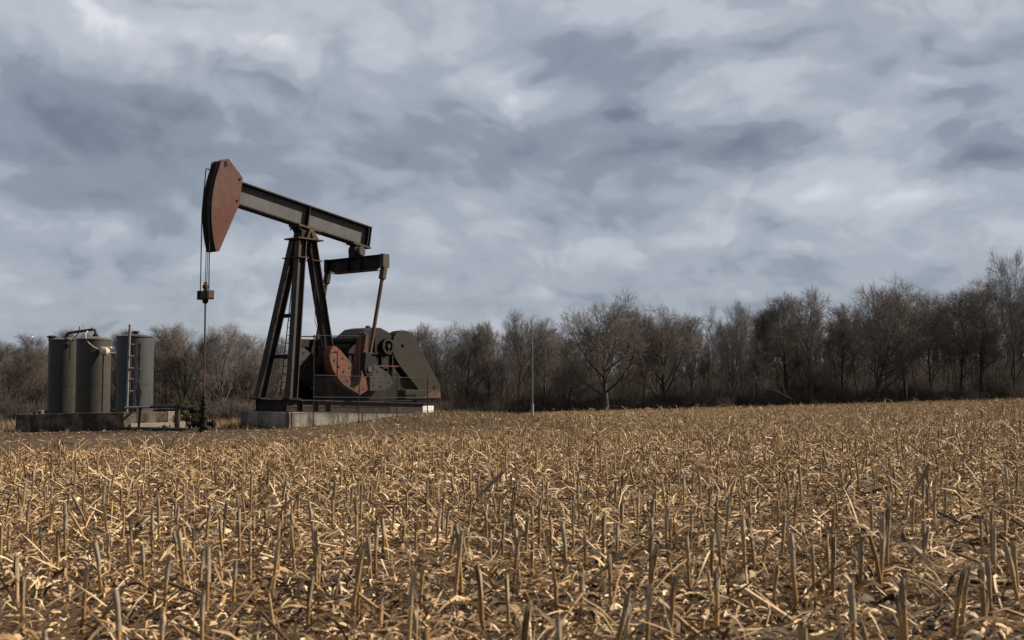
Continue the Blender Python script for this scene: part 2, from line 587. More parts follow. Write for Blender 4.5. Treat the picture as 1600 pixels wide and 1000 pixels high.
def ground_material():
    m, nb, bs, out = new_mat('field_soil')
    v = coords(nb)
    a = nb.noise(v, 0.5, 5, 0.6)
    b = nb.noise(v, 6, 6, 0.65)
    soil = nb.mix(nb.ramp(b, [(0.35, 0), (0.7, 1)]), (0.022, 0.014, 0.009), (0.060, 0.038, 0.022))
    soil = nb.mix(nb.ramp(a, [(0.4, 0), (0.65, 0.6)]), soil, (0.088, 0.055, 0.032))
    # trampled chaff: pale flecks
    vo = nb.n('ShaderNodeTexVoronoi', feature='F1')
    nb.link(coords(nb, (1.0, 1.7, 1)), vo.inputs['Vector'])
    vo.inputs['Scale'].default_value = 26
    vo.inputs['Randomness'].default_value = 1
    fl = nb.ramp(vo.outputs['Distance'], [(0.18, 1), (0.34, 0)])
    keep = nb.ramp(nb.noise(v, 3.0, 4, 0.6), [(0.42, 0), (0.6, 1)])
    soil = nb.mix(nb.math('MULTIPLY', fl, keep), soil, (0.25, 0.165, 0.085))
    nb.link(soil, bs.inputs['Base Color'])
    bs.inputs['Roughness'].default_value = 0.95
    bs.inputs['Specular IOR Level'].default_value = 0.15
    bump(nb, bs, nb.math('MULTIPLY_ADD', vo.outputs['Distance'], 0.3, b), 0.9, 0.06)
    return m


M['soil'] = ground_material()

# ------------------------------------------------------------------ ground
ys = np.concatenate([np.arange(-8, 50, 0.45), np.arange(50, 135, 1.6), np.arange(135, 240, 6), np.array([240, 270, 320, 400, 520, 700, 1000, 1500, 2400])])
xh = np.concatenate([np.arange(0, 24, 0.5), np.arange(24, 70, 2.0), np.array([70, 76, 84, 95, 110, 140, 190, 260, 360, 520, 800, 1300, 2200])])
xs = np.concatenate([-xh[::-1][:-1], xh])
GX, GY = np.meshgrid(xs, ys)
GZ = ground_z(GX, GY)
nx, ny = len(xs), len(ys)
idx = np.arange(nx * ny).reshape(ny, nx)
q = np.stack([idx[:-1, :-1], idx[:-1, 1:], idx[1:, 1:], idx[1:, :-1]], -1).reshape(-1, 4)
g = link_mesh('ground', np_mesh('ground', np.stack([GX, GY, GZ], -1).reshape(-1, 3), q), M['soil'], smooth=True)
tag(g, 'dark brown field soil flecked with trampled corn chaff', 'ground', kind='structure')

# ------------------------------------------------------------------ trees


class TreeGen:
    """recursive bare tree; limbs go to one mesh (trunk), branches and twigs to another (crown)"""
    def __init__(self, seed):
        self.r = random.Random(seed)
        self.parts = {'trunk': ([], [], []), 'crown': ([], [], [])}

    def seg_tube(self, part, pts, rad, n):
        V, Q, T = self.parts[part]
        prev = None
        base = len(V)
        m = len(pts)
        for i, p in enumerate(pts):
            d = (pts[min(i + 1, m - 1)] - pts[max(i - 1, 0)])
            d.normalize()
            if prev is None:
                s = d.orthogonal().normalized()
            else:
                s = prev - d * prev.dot(d)
                s.normalize()
            prev = s
            if i == m - 1:
                V.append(p)
                break
            t = d.cross(s)
            for k in range(n):
                a = 6.2832 * k / n
                V.append(p + (s * math.cos(a) + t * math.sin(a)) * rad[i])
        for i in range(m - 2):
            for k in range(n):
                k2 = (k + 1) % n
                Q.append((base + i * n + k, base + i * n + k2, base + (i + 1) * n + k2, base + (i + 1) * n + k))
        tip = base + (m - 1) * n
        for k in range(n):
            T.append((base + (m - 2) * n + k, base + (m - 2) * n + (k + 1) % n, tip))

    def grow(self, lvl, p, d, length, rad, cfg):
        r = self.r
        nseg = (10, 6, 4, 3, 2)[lvl]
        sides = (8, 5, 4, 3, 3)[lvl]
        wob = cfg['wob'][lvl]
        pts, rads = [p.copy()], [rad]
        cur = d.normalized()
        q = p.copy()
        for i in range(nseg):
            cur = cur + Vector((r.gauss(0, wob), r.gauss(0, wob), r.gauss(0, wob) + cfg['up'][lvl]))
            cur.normalize()
            q = q + cur * (length / nseg)
            pts.append(q.copy())
            rads.append(max(rad * (1 - (i + 1) / nseg * cfg['taper'][lvl]), cfg['rmin']))
        self.seg_tube('trunk' if lvl <= 1 else 'crown', pts, rads, sides)
        if lvl >= cfg['depth']:
            return
        nch = cfg['kids'][lvl]
        t0 = cfg['start'][lvl]
        phase = r.random() * 6.28
        for c in range(nch):
            t = t0 + (1 - t0) * ((c + r.random() * 0.8) / nch) ** cfg.get('bias', 0.9)
            t = min(t, 0.98)
            fi = t * nseg
            i = min(int(fi), nseg - 1)
            fr = fi - i
            pp = pts[i].lerp(pts[i + 1], fr)
            ax = (pts[i + 1] - pts[i]).normalized()
            side = ax.orthogonal().normalized()
            side = Matrix.Rotation(phase + c * 2.4 + r.gauss(0, 0.4), 3, ax) @ side
            ang = cfg['ang'][lvl] + r.gauss(0, 0.16)
            nd = ax * math.cos(ang) + side * math.sin(ang)
            ln = cfg['len'][lvl] * (1.0 - cfg['fall'][lvl] * t) * r.uniform(0.75, 1.2)
            rr = max(min(rads[i] * 0.72, cfg['rad'][lvl] * (1 - 0.45 * t)), cfg['rmin'])
            self.grow(lvl + 1, pp, nd, ln, rr, cfg)

    def meshes(self, name):
        out = {}
        for k, (V, Q, T) in self.parts.items():
            out[k] = (np.array([tuple(v) for v in V], dtype=np.float32), np.array(Q, dtype=np.int32), np.array(T, dtype=np.int32))
        return out


# all shapes are made 12 m tall, then scaled
TREE_CFG = {
    'broad': dict(h=7.6, r=0.34, kids=(17, 9, 7, 6), start=(0.16, 0.22, 0.16, 0.12), ang=(0.86, 0.66, 0.66, 0.6), len=(7.2, 2.7, 1.5, 0.95),
                  fall=(0.42, 0.45, 0.4, 0.3), rad=(0.17, 0.065, 0.028, 0.013), up=(0.03, 0.10, 0.06, 0.03, 0.02), wob=(0.05, 0.13, 0.15, 0.17, 0.16),
                  taper=(0.85, 0.85, 0.8, 0.7, 0.6), rmin=0.009, depth=4),
    'vase': dict(h=8.4, r=0.22, kids=(12, 10, 7, 6), start=(0.12, 0.30, 0.2, 0.15), ang=(0.50, 0.55, 0.62, 0.6), len=(8.0, 2.6, 1.6, 1.05),
                 fall=(0.40, 0.4, 0.4, 0.3), rad=(0.13, 0.05, 0.024, 0.012), up=(0.05, 0.08, 0.07, 0.05, 0.03), wob=(0.05, 0.10, 0.13, 0.15, 0.15),
                 taper=(0.85, 0.85, 0.8, 0.7, 0.6), rmin=0.009, depth=4),
    'upright': dict(h=11.0, r=0.20, kids=(19, 7, 7, 6), start=(0.24, 0.22, 0.2, 0.15), ang=(0.74, 0.62, 0.65, 0.6), len=(4.3, 2.1, 1.35, 0.95),
                    fall=(0.55, 0.4, 0.35, 0.3), rad=(0.085, 0.042, 0.022, 0.012), up=(0.04, 0.10, 0.06, 0.04, 0.03), wob=(0.045, 0.11, 0.14, 0.16, 0.15),
                    taper=(0.9, 0.85, 0.8, 0.7, 0.6), rmin=0.009, depth=4),
    'thin': dict(h=11.4, r=0.14, kids=(18, 7, 7, 5), start=(0.28, 0.2, 0.2, 0.15), ang=(0.62, 0.6, 0.6, 0.6), len=(3.2, 1.7, 1.2, 0.9),
                 fall=(0.5, 0.4, 0.35, 0.3), rad=(0.06, 0.034, 0.02, 0.011), up=(0.04, 0.12, 0.08, 0.05, 0.03), wob=(0.05, 0.11, 0.14, 0.16, 0.15),
                 taper=(0.9, 0.85, 0.8, 0.7, 0.6), rmin=0.009, depth=4),
    'bushy': dict(h=7.5, r=0.24, kids=(19, 9, 7, 6), start=(0.10, 0.2, 0.18, 0.15), ang=(0.80, 0.65, 0.66, 0.6), len=(6.2, 2.5, 1.5, 1.0),
                  fall=(0.30, 0.42, 0.4, 0.3), rad=(0.11, 0.045, 0.022, 0.012), up=(0.04, 0.12, 0.08, 0.05, 0.03), wob=(0.05, 0.12, 0.14, 0.16, 0.15),
                  taper=(0.85, 0.85, 0.8, 0.7, 0.6), rmin=0.009, depth=4),
}
TREES = {}
for kind, seeds in (('broad', (3, 8)), ('vase', (5, 21)), ('upright', (7, 13, 31)), ('thin', (9, 17)), ('bushy', (4, 19))):
    for s_i, s in enumerate(seeds):
        cfg = TREE_CFG[kind]
        tg = TreeGen(s * 101 + 7)
        tg.grow(0, Vector((0, 0, -0.25)), Vector((0, 0, 1)), cfg['h'], cfg['r'], cfg)
        md = tg.meshes(kind)
        top = max(md['trunk'][0][:, 2].max(), np.percentile(md['crown'][0][:, 2], 99.7))
        f_ = 12.0 / top
        pair = []
        for k in ('trunk', 'crown'):
            V, Q, T = md[k]
            pair.append((V * f_, Q, T))
        # root flare
        V = pair[0][0]
        low = np.clip(1 - V[:, 2] / 0.9, 0, 1) ** 2
        V[:, 0] *= 1 + 0.7 * low
        V[:, 1] *= 1 + 0.7 * low
        mt = np_mesh(kind + '_trunk', *pair[0])
        mc = np_mesh(kind + '_crown', *pair[1])
        mt.materials.append(M['bark'])
        mc.materials.append(M['twig'])
        mt.polygons.foreach_set('use_smooth', [True] * len(mt.polygons))
        TREES[(kind, s_i)] = (mt, mc, pair)

WOOD_EDGE = [(-200, 94), (400, 98), (700, 115), (900, 120), (1200, 117), (1700, 112)]


def wood_y(px):
    return float(np.interp(px, [a for a, b in WOOD_EDGE], [b for a, b in WOOD_EDGE]))


def plant_tree(px, top_y, key, label, dy=0.0, wide=1.0, rot=None, name='bare_tree'):
    Y = wood_y(px) + dy
    p = at(px, top_y, Y)
    z0 = gz(p.x, Y)
    H = p.z - z0
    o = empty(name, (p.x, Y, z0), random.random() * 6.28 if rot is None else rot)
    s = H / 12.0
    o.scale = (s * wide, s * wide, s)
    mt, mc, _ = TREES[key]
    link_mesh('trunk', mt, None, o)
    link_mesh('crown', mc, None, o)
    tag(o, label, 'tree', 'bare trees along the wood edge')
    return o


TREE_LIST = [
    (8, 533, ('upright', 0), 'leftmost bare grey tree at the left edge of the picture', 4, 1.1),
    (52, 522, ('upright', 2), 'bare grey tree just left of the leftmost tank', 0, 1.0),
    (106, 512, ('upright', 1), 'bare tree whose top shows above the leftmost tank', 5, 1.2),
    (176, 515, ('thin', 0), 'bare tree in the gap between the middle and right tank', 1, 1.3),
    (262, 510, ('upright', 2), 'bare tree just right of the right tank', 2, 1.15),
    (294, 506, ('vase', 0), 'bare tree just left of the pumping rod', 0, 1.0),
    (350, 506, ('vase', 1), 'round crowned bare tree just right of the pumping rod', -1, 1.0),
    (388, 519, ('upright', 0), 'bare tree just left of the tall steel post legs', 3, 1.1),
    (432, 526, ('thin', 1), 'bare tree seen between the two front legs of the steel post', 1, 1.0),
    (500, 527, ('vase', 1), 'bare tree behind the rear leg of the steel post', 2, 1.0),
    (652, 513, ('upright', 1), 'bare tree rising right above the teardrop belt guard', 2, 1.2),
    (684, 504, ('vase', 0), 'bare tree just right of the teardrop belt guard', 0, 0.9),
    (727, 509, ('upright', 2), 'bare tree midway between the belt guard and the pale pole', 1, 1.2),
    (764, 504, ('upright', 0), 'dense bare tree left of the vase shaped tree', 1, 0.9),
    (810, 487, ('vase', 1), 'vase shaped bare tree just left of the pale pole', -3, 0.8),
    (850, 497, ('thin', 1), 'slim bare tree just right of the pale pole', -2, 1.3),
    (887, 556, ('bushy', 1), 'low round bare tree between pale pole and broad tree', -4, 1.25),
    (946, 463, ('broad', 0), 'broad spreading bare tree standing out right of the pale pole', -8, 1.02),
    (1006, 483, ('upright', 0), 'bare tree right beside the broad spreading tree', 2, 1.0),
    (1036, 478, ('broad', 1), 'second bare tree right of the broad spreading tree', -1, 0.72),
    (1082, 490, ('upright', 1), 'dense bare tree two places right of the broad tree', 2, 0.9),
    (1142, 473, ('vase', 0), 'forked bare tree left of the pale fallen branch', -3, 0.75),
    (1180, 482, ('thin', 0), 'slim bare tree directly above the pale fallen branch', 2, 1.3),
    (1228, 460, ('upright', 1), 'tall bare tree left of the many stemmed tree', 1, 1.0),
    (1266, 449, ('vase', 1), 'many stemmed bare tree with dark straight trunks', -4, 0.72),
    (1312, 474, ('upright', 2), 'bare tree in the dip of the skyline', 2, 1.1),
    (1366, 440, ('bushy', 1), 'wide dense bare tree forming a rounded hump in the skyline', -3, 0.95),
    (1412, 452, ('upright', 0), 'bare tree just right of the rounded hump', 1, 1.1),
    (1452, 455, ('upright', 2), 'dense brown bare tree left of the tall corner trees', 0, 0.85),
    (1498, 450, ('upright', 1), 'bare tree three places in from the right edge', 1, 1.2),
    (1530, 440, ('thin', 1), 'slender bare tree beside the tallest tree', 0, 1.3),
    (1580, 392, ('vase', 0), 'tallest bare tree rising high above the wood at right', -3, 0.52),
    (1622, 446, ('upright', 2), 'bare tree cut off by the right edge of the picture', 0, 1.0),
]
for px, ty, key, lab, dy, wd in TREE_LIST:
    plant_tree(px, ty, key, lab, dy, wd)

# the wood behind, a mass of grey stems and twigs
SKYLINE = [(-300, 540), (0, 538), (60, 528), (120, 530), (260, 520), (350, 520), (430, 534), (530, 536), (640, 524), (720, 516), (800, 510), (900, 505), (1000, 496),
           (1100, 494), (1200, 486), (1300, 482), (1400, 466), (1500, 460), (1560, 464), (1700, 458), (1900, 458)]
def scatter(name, sources, pts, rotz, scl, pick, mat):
    """one object: the source meshes instanced on points (geometry nodes)"""
    me = bpy.data.meshes.new(name)
    me.from_pydata([tuple(p) for p in pts], [], [])
    for nm, ty, dat in (('rot', 'FLOAT_VECTOR', np.stack([np.zeros(len(pts)), np.zeros(len(pts)), rotz], -1)), ('scl', 'FLOAT_VECTOR', scl)):
        at_ = me.attributes.new(nm, ty, 'POINT')
        at_.data.foreach_set('vector', np.asarray(dat, dtype=np.float32).ravel())
    at_ = me.attributes.new('pick', 'INT', 'POINT')
    at_.data.foreach_set('value', np.asarray(pick, dtype=np.int32))
    o = bpy.data.objects.new(name, me)
    col.objects.link(o)
    me.materials.append(mat)
    ng = bpy.data.node_groups.new(name, 'GeometryNodeTree')
    ng.interface.new_socket('Geometry', in_out='INPUT', socket_type='NodeSocketGeometry')
    ng.interface.new_socket('Geometry', in_out='OUTPUT', socket_type='NodeSocketGeometry')
    n_in, n_out = ng.nodes.new('NodeGroupInput'), ng.nodes.new('NodeGroupOutput')
    iop = ng.nodes.new('GeometryNodeInstanceOnPoints')
    jn = ng.nodes.new('GeometryNodeGeometryToInstance')
    for sm in reversed(sources):
        so_ = bpy.data.objects.new(name + '_source', sm)
        oi = ng.nodes.new('GeometryNodeObjectInfo')
        oi.inputs['Object'].default_value = so_
        ng.links.new(oi.outputs['Geometry'], jn.inputs[0])
    ng.links.new(n_in.outputs[0], iop.inputs['Points'])
    ng.links.new(jn.outputs[0], iop.inputs['Instance'])
    iop.inputs['Pick Instance'].default_value = True

    def attr(nm, ty):
        nd = ng.nodes.new('GeometryNodeInputNamedAttribute')
        nd.data_type = ty
        nd.inputs['Name'].default_value = nm
        return nd.outputs['Attribute']
    ng.links.new(attr('pick', 'INT'), iop.inputs['Instance Index'])
    e2r = ng.nodes.new('FunctionNodeEulerToRotation')
    ng.links.new(attr('rot', 'FLOAT_VECTOR'), e2r.inputs[0])
    ng.links.new(e2r.outputs[0], iop.inputs['Rotation'])
    ng.links.new(attr('scl', 'FLOAT_VECTOR'), iop.inputs['Scale'])
    ng.links.new(iop.outputs[0], n_out.inputs[0])
    md_ = o.modifiers.new('scatter', 'NODES')
    md_.node_group = ng
    return o


def simple_tree(seed):
    rg = random.Random(seed)
    cfg = dict(h=11.2, r=rg.uniform(0.11, 0.18), kids=(18, 7, 6), start=(rg.uniform(0.08, 0.22), 0.2, 0.18), ang=(rg.uniform(0.5, 0.75), 0.6, 0.62), len=(4.0, 1.8, 1.25), fall=(0.5, 0.4, 0.3),
               rad=(0.06, 0.03, 0.018), up=(0.03, 0.11, 0.07, 0.04), wob=(0.05, 0.12, 0.15, 0.16), taper=(0.9, 0.85, 0.8, 0.6), rmin=0.013, depth=3)
    tg = TreeGen(seed)
    tg.grow(0, Vector((0, 0, -0.3)), Vector((0, 0, 1)), cfg['h'], cfg['r'], cfg)
    m = tg.meshes('x')
    V = np.concatenate([m['trunk'][0], m['crown'][0]])
    o = len(m['trunk'][0])
    Q = np.concatenate([m['trunk'][1], m['crown'][1] + o])
    T = np.concatenate([m['trunk'][2], m['crown'][2] + o])
    V = V * (12.0 / V[:, 2].max())
    me = np_mesh('wood_tree', V, Q, T)
    me.materials.append(M['wood_mass'])
    return me


def pole_tree(seed):
    """slim straight stem with a sparse top"""
    cfg = dict(h=11.6, r=0.085, kids=(13, 5, 4), start=(0.42, 0.25, 0.2), ang=(0.5, 0.55, 0.6), len=(2.3, 1.2, 0.9), fall=(0.45, 0.4, 0.3),
               rad=(0.04, 0.02, 0.014), up=(0.02, 0.12, 0.08, 0.05), wob=(0.03, 0.10, 0.14, 0.15), taper=(0.8, 0.85, 0.8, 0.6), rmin=0.012, depth=3)
    tg = TreeGen(seed)
    tg.grow(0, Vector((0, 0, -0.3)), Vector((random.gauss(0, 0.05), random.gauss(0, 0.05), 1)), cfg['h'], cfg['r'], cfg)
    m = tg.meshes('x')
    V = np.concatenate([m['trunk'][0], m['crown'][0]])
    o = len(m['trunk'][0])
    V = V * (12.0 / V[:, 2].max())
    me = np_mesh('wood_tree', V, np.concatenate([m['trunk'][1], m['crown'][1] + o]), np.concatenate([m['trunk'][2], m['crown'][2] + o]))
    me.materials.append(M['wood_mass'])
    return me


simple = [simple_tree(900 + i) for i in range(7)] + [pole_tree(1300 + i) for i in range(4)]
pts_, rot_, scl_, pick_ = [], [], [], []
for row, (dy, n, dtop) in enumerate(((0, 70, 30), (4, 60, 20), (9, 64, 10), (15, 64, 4), (22, 62, 1), (30, 60, -2), (40, 58, 0), (52, 56, 2))):
    for i in range(n):
        px = -140 + (1880) * (i + random.uniform(0.1, 0.9)) / n
        Y = wood_y(px) + dy + random.uniform(-2.5, 2.5)
        ty = float(np.interp(px, [a for a, b in SKYLINE], [b for a, b in SKYLINE])) + random.uniform(-3, 20) + dtop
        p = at(px, ty, Y)
        z0 = gz(p.x, Y)
        s = (p.z - z0) / 12.0
        pts_.append((p.x, Y, z0))
        rot_.append(random.random() * 6.28)
        wv = s * random.uniform(1.0, 1.3)
        scl_.append((wv, wv, s))
        pick_.append(random.randrange(7, 11) if (row < 2 or random.random() < 0.4) else random.randrange(7))
wm = scatter('woodland', simple, pts_, np.array(rot_), np.array(scl_), pick_, M['wood_mass'])
tag(wm, 'mass of bare grey brown trees filling the wood behind', 'woodland', kind='stuff')


def cones(p, d, L, r, bend, n=3):
    """many thin tapering stems: p base (N,3), d direction, L length, r radius, bend sideways vector; two segments each"""
    N = len(p)
    d = d / np.linalg.norm(d, axis=1, keepdims=True)
    ref = np.where(np.abs(d[:, 2:3]) < 0.9, np.array([[0, 0, 1.0]]), np.array([[1.0, 0, 0]]))
    s = np.cross(d, ref)
    s /= np.linalg.norm(s, axis=1, keepdims=True)
    t = np.cross(d, s)
    mid_ = p + d * (L * 0.5)[:, None] + bend * 0.3
    tip = p + d * L[:, None] + bend
    V = np.zeros((N, 2 * n + 1, 3))
    for k in range(n):
        a = 6.2832 * k / n
        o = s * math.cos(a) + t * math.sin(a)
        V[:, k] = p + o * r[:, None]
        V[:, n + k] = mid_ + o * (r * 0.65)[:, None]
    V[:, 2 * n] = tip
    b = (np.arange(N) * (2 * n + 1))[:, None]
    Q = np.concatenate([b + np.array([[k, (k + 1) % n, n + (k + 1) % n, n + k]]) for k in range(n)], 0)
    T = np.concatenate([b + np.array([[n + k, n + (k + 1) % n, 2 * n]]) for k in range(n)], 0)
    return V.reshape(-1, 3), Q, T


def brush_clump(seed, hmax, wide):
    """stems from a few roots, each with side shoots"""
    rg = np.random.default_rng(seed)
    N = 46
    root = rg.normal(0, wide * 0.35, (N, 2))
    P0 = np.concatenate([root, np.full((N, 1), -0.05)], 1)
    D0 = np.stack([root[:, 0] * 0.35 + rg.normal(0, 0.16, N), root[:, 1] * 0.35 + rg.normal(0, 0.16, N), np.ones(N)], -1)
    D0 /= np.linalg.norm(D0, axis=1, keepdims=True)
    L0 = rg.uniform(0.4, 1.0, N) * hmax
    bend = rg.normal(0, 0.10, (N, 3)) * L0[:, None]
    sets = [cones(P0, D0, L0, rg.uniform(0.012, 0.030, N), bend)]
    S = 11
    idx_ = np.repeat(np.arange(N), S)
    t = rg.uniform(0.18, 0.95, N * S)
    P1 = P0[idx_] + D0[idx_] * (L0[idx_] * t)[:, None] + bend[idx_] * (0.6 * t + 0.4 * t * t)[:, None]
    D1 = D0[idx_] + rg.normal(0, 0.62, (N * S, 3)) + np.array([0, 0, 0.25])
    L1 = L0[idx_] * (1.05 - t) * rg.uniform(0.3, 0.75, N * S) + 0.15
    sets.append(cones(P1, D1, L1, rg.uniform(0.007, 0.013, N * S), rg.normal(0, 0.12, (N * S, 3)) * L1[:, None]))
    V = np.concatenate([q_[0] for q_ in sets])
    o = len(sets[0][0])
    me = np_mesh('brush_clump', V, np.concatenate([sets[0][1], sets[1][1] + o]), np.concatenate([sets[0][2], sets[1][2] + o]))
    me.materials.append(M['brush'])
    return me


clumps = [brush_clump(40 + i, h_, w_) for i, (h_, w_) in enumerate(((1.6, 1.5), (2.2, 1.6), (3.2, 1.4), (4.6, 1.5), (1.1, 1.8)))]
N = 2500
px = RNG.uniform(-150, 1750, N)
dpt = -3.5 + 48 * RNG.random(N) ** 1.25
Yw = np.interp(px, [a for a, b in WOOD_EDGE], [b for a, b in WOOD_EDGE]) + dpt
X = (px - 800) / F * Yw
pk = np.where(dpt < 1, RNG.choice([0, 1, 4], N), RNG.choice([1, 2, 2, 3, 3], N))
pk = np.where((dpt < 6) & (pk == 3) & (RNG.random(N) < 0.6), 1, pk)
sc3 = RNG.uniform(0.7, 1.2, N) * np.where(dpt > 14, 1.25, 1.0)
ug = scatter('undergrowth', clumps, np.stack([X, Yw, ground_z(X, Yw)], -1), RNG.uniform(0, 6.28, N), np.stack([sc3, sc3, sc3 * RNG.uniform(0.8, 1.2, N)], -1), pk, M['brush'])
tag(ug, 'tangle of dark leafless brush along the foot of the wood', 'undergrowth', kind='stuff')

# pale fallen branch lying in the brush
fb = empty('fallen_branch', at(1232, 620, 111.0))
rr = random.Random(5)
MB().tube([(0.3, 0, -0.2), (-1.0, 0.1, 0.5), (-2.4, 0.2, 1.0), (-4.0, 0.1, 1.9)], [0.04, 0.032, 0.024, 0.008], 6).build('limb', M['dead_pale'], fb)
for k in range(12):
    t = 0.08 + k * 0.07
    a = Vector((0.3 - 4.2 * t, 0.1, -0.2 + 2.1 * t))
    e = a + Vector((rr.uniform(-2.2, -0.4), rr.uniform(-0.6, 0.6), rr.uniform(0.2, 2.0)))
    MB().tube([a, a.lerp(e, 0.5) + Vector((0.12, 0, 0.22)), e], [0.028, 0.018, 0.007], 4).build('twig', M['dead_pale'], fb)
tag(fb, 'pale dead branch fallen into the dark brush at the wood edge', 'branch')

# ------------------------------------------------------------------ pumpjack
# local frame: x runs from the well towards the tail, y to the far side, z is world height
UX, UY = 0.63812, 0.76994
PUMP_O = Vector((-6.6954, 36.0, 0.0))
PRZ = math.atan2(UY, UX)


def pump_world(x, y, z=0.0):
    return Vector((PUMP_O.x + x * UX - y * UY, PUMP_O.y + x * UY + y * UX, z))


SINK = -0.031                                 # the pad has settled towards the tail


def tilt(x):
    return SINK * (x + 1.28)


# concrete pad
pad = empty('concrete_pad', PUMP_O, PRZ)
mb = MB()
for x0, x1 in ((-1.56, 1.45), (1.456, 4.75)):
    a, b = tilt(x0) + 0.135, tilt(x1) + 0.135
    mb2 = MB()
    v = [(x0, -1.2, -1.0), (x1, -1.2, -1.0), (x1, 1.2, -1.0), (x0, 1.2, -1.0), (x0, -1.2, a), (x1, -1.2, b), (x1, 1.2, b), (x0, 1.2, a)]
    mb2.add(v, [(0, 3, 2, 1), (4, 5, 6, 7), (0, 1, 5, 4), (1, 2, 6, 5), (2, 3, 7, 6), (3, 0, 4, 7)])
    mb2.build('slab', M['concrete'], pad, bevel=0.02)
tag(pad, 'stained concrete pad under the pumpjack, its tail end buried in the mound', 'concrete pad')

pj = empty('pumpjack', PUMP_O, PRZ)
tag(pj, 'rusty black and red oil pumpjack standing on the concrete pad', 'pumpjack')
DS, LS = M['dark_steel'], M['leg_steel']


def zb(x):
    return tilt(x) + 0.14


# skid
for y in (-0.76, 0.76):
    MB().ibeam((-1.28, y, zb(-1.28) + 0.195), (4.75, y, zb(4.75) + 0.195), 0.24, 0.39, 0.03, 0.02).build('skid_beam', LS, pj)
for x in (-1.22, -0.2, 0.9, 2.1, 3.3, 4.68):
    MB().ibeam((x, -0.745, zb(x) + 0.195), (x, 0.745, zb(x) + 0.195), 0.16, 0.36, 0.025, 0.02).build('cross_member', DS, pj)
for x in (-0.75, -0.1, 0.4):
    for y in (-0.76,):
        MB().box(x - 0.012, x + 0.012, y - 0.115, y - 0.013, zb(x) + 0.032, zb(x) + 0.357).build('stiffener', DS, pj)
# deck plates on the skid
MB().box(1.55, 4.1, -0.86, 0.86, 0.415, 0.45).build('deck_plate', DS, pj)

# samson post
TOPZ = 5.62


def leg(x0, y0, z0, x1, y1, z1, wd, ht, up):
    m = MB().ibeam((x0, y0, z0), (x1, y1, z1), wd, ht, 0.03, 0.025, up)
    o = m.build('leg', LS, pj)
    d = Vector((x1 - x0, y1 - y0, z1 - z0)).normalized()
    MB().box(x0 - 0.24, x0 + 0.24, y0 - 0.19, y0 + 0.19, z0 - 0.035, z0 + 0.012).build('foot_plate', DS, o)
    return o


LEG_N = ((-1.09, -0.75, 0.555), (-0.30, -0.17, TOPZ))
LEG_F = ((-1.14, 0.75, 0.555), (-0.26, 0.17, TOPZ))
leg(*LEG_N[0], *LEG_N[1], 0.24, 0.30, (1, 0, 0.15))
leg(*LEG_F[0], *LEG_F[1], 0.24, 0.30, (1, 0, 0.15))
leg(1.36, 0.0, 0.50, 0.24, 0.0, TOPZ, 0.26, 0.32, (1, 0, 0.2))


def on_leg(L, z):
    a, b = Vector(L[0]), Vector(L[1])
    return a.lerp(b, (z - a.z) / (b.z - a.z))


for z in (1.86, 3.16, 4.50):
    a, b = on_leg(LEG_N, z), on_leg(LEG_F, z)
    MB().ibeam(a.lerp(b, 0.09), a.lerp(b, 0.91), 0.10, 0.12, 0.015, 0.012).build('brace', DS, pj)
for z in (5.03,):
    for L in (LEG_N, LEG_F):
        p = on_leg(L, z)
        MB().box(p.x - 0.22, p.x + 0.22, p.y - 0.18, p.y + 0.18, z - 0.015, z + 0.015).build('splice_plate', M['rust_brown'], pj)
    MB().box(0.37 - 0.22, 0.37 + 0.24, -0.19, 0.19, 4.985, 5.015).build('splice_plate', M['rust_brown'], pj)
MB().box(-0.56, 0.50, -0.36, 0.36, TOPZ + 0.002, TOPZ + 0.05).build('top_plate', M['rust_brown'], pj, bevel=0.008)
# saddle bearing
sb = MB().prism([(-0.34, 5.675), (0.30, 5.675), (0.22, 5.86), (0.32, 6.00), (-0.44, 6.06), (-0.30, 5.86)], -0.2, 0.2).build('saddle_bearing', DS, pj, bevel=0.015)
MB().prism([(-0.46, 6.05), (0.46, 5.925), (0.46, 5.985), (-0.46, 6.11)], -0.26, 0.26).build('saddle_plate', M['rust_brown'], pj)
MB().prism([(-0.16, 5.68), (0.34, 5.68), (0.12, 5.97), (-0.04, 5.99)], -0.30, -0.205).build('bearing_cap', M['block_steel'], pj, bevel=0.01)
MB().lathe([(0.0, -0.35), (0.085, -0.35), (0.085, -0.30), (0.0, -0.30)], (0.08, 0, 5.82), 14, 'y').build('pivot_pin', M['rust_brown'], pj)
for x in (-0.40, 0.40):
    for y in (-0.22, 0.22):
        MB().lathe([(0.0, 0), (0.028, 0), (0.028, 0.09), (0.0, 0.09)], (x, y, 5.885 - 0.135 * x), 6).build('bolt', DS, pj)


# walking beam
def bz(x):
    return 6.40 - 0.149 * x


BU = (0.149, 0, 1)
BX0, BX1 = -2.98, 2.70
bm_web = MB().bar((BX0, 0, bz(BX0)), (BX1, 0, bz(BX1)), 0.03, 0.635, BU).build('beam_web', M['beam_paint'], pj)
for s, nm in ((1, 'top_flange'), (-1, 'bottom_flange')):
    o = Vector(BU).normalized() * (0.345 * s)
    MB().bar(Vector((BX0, 0, bz(BX0))) + o, Vector((BX1, 0, bz(BX1))) + o, 0.38, 0.05, BU).build(nm, DS, pj, bevel=0.006)
for x in (0.02, 2.62):
    c = Vector((x, 0, bz(x)))
    o = Vector(BU).normalized() * 0.314
    for y in (-0.1, 0.1):
        MB().bar(c - o + Vector((0, y, 0)), c + o + Vector((0, y, 0)), 0.164, 0.03, (1, 0, -0.149)).build('web_stiffener', DS, pj)
MB().bar(Vector((2.715, 0, bz(2.715))) - Vector(BU).normalized() * 0.37, Vector((2.715, 0, bz(2.715))) + Vector(BU).normalized() * 0.375, 0.38, 0.03, (1, 0, -0.149)).build('end_plate', DS, pj)

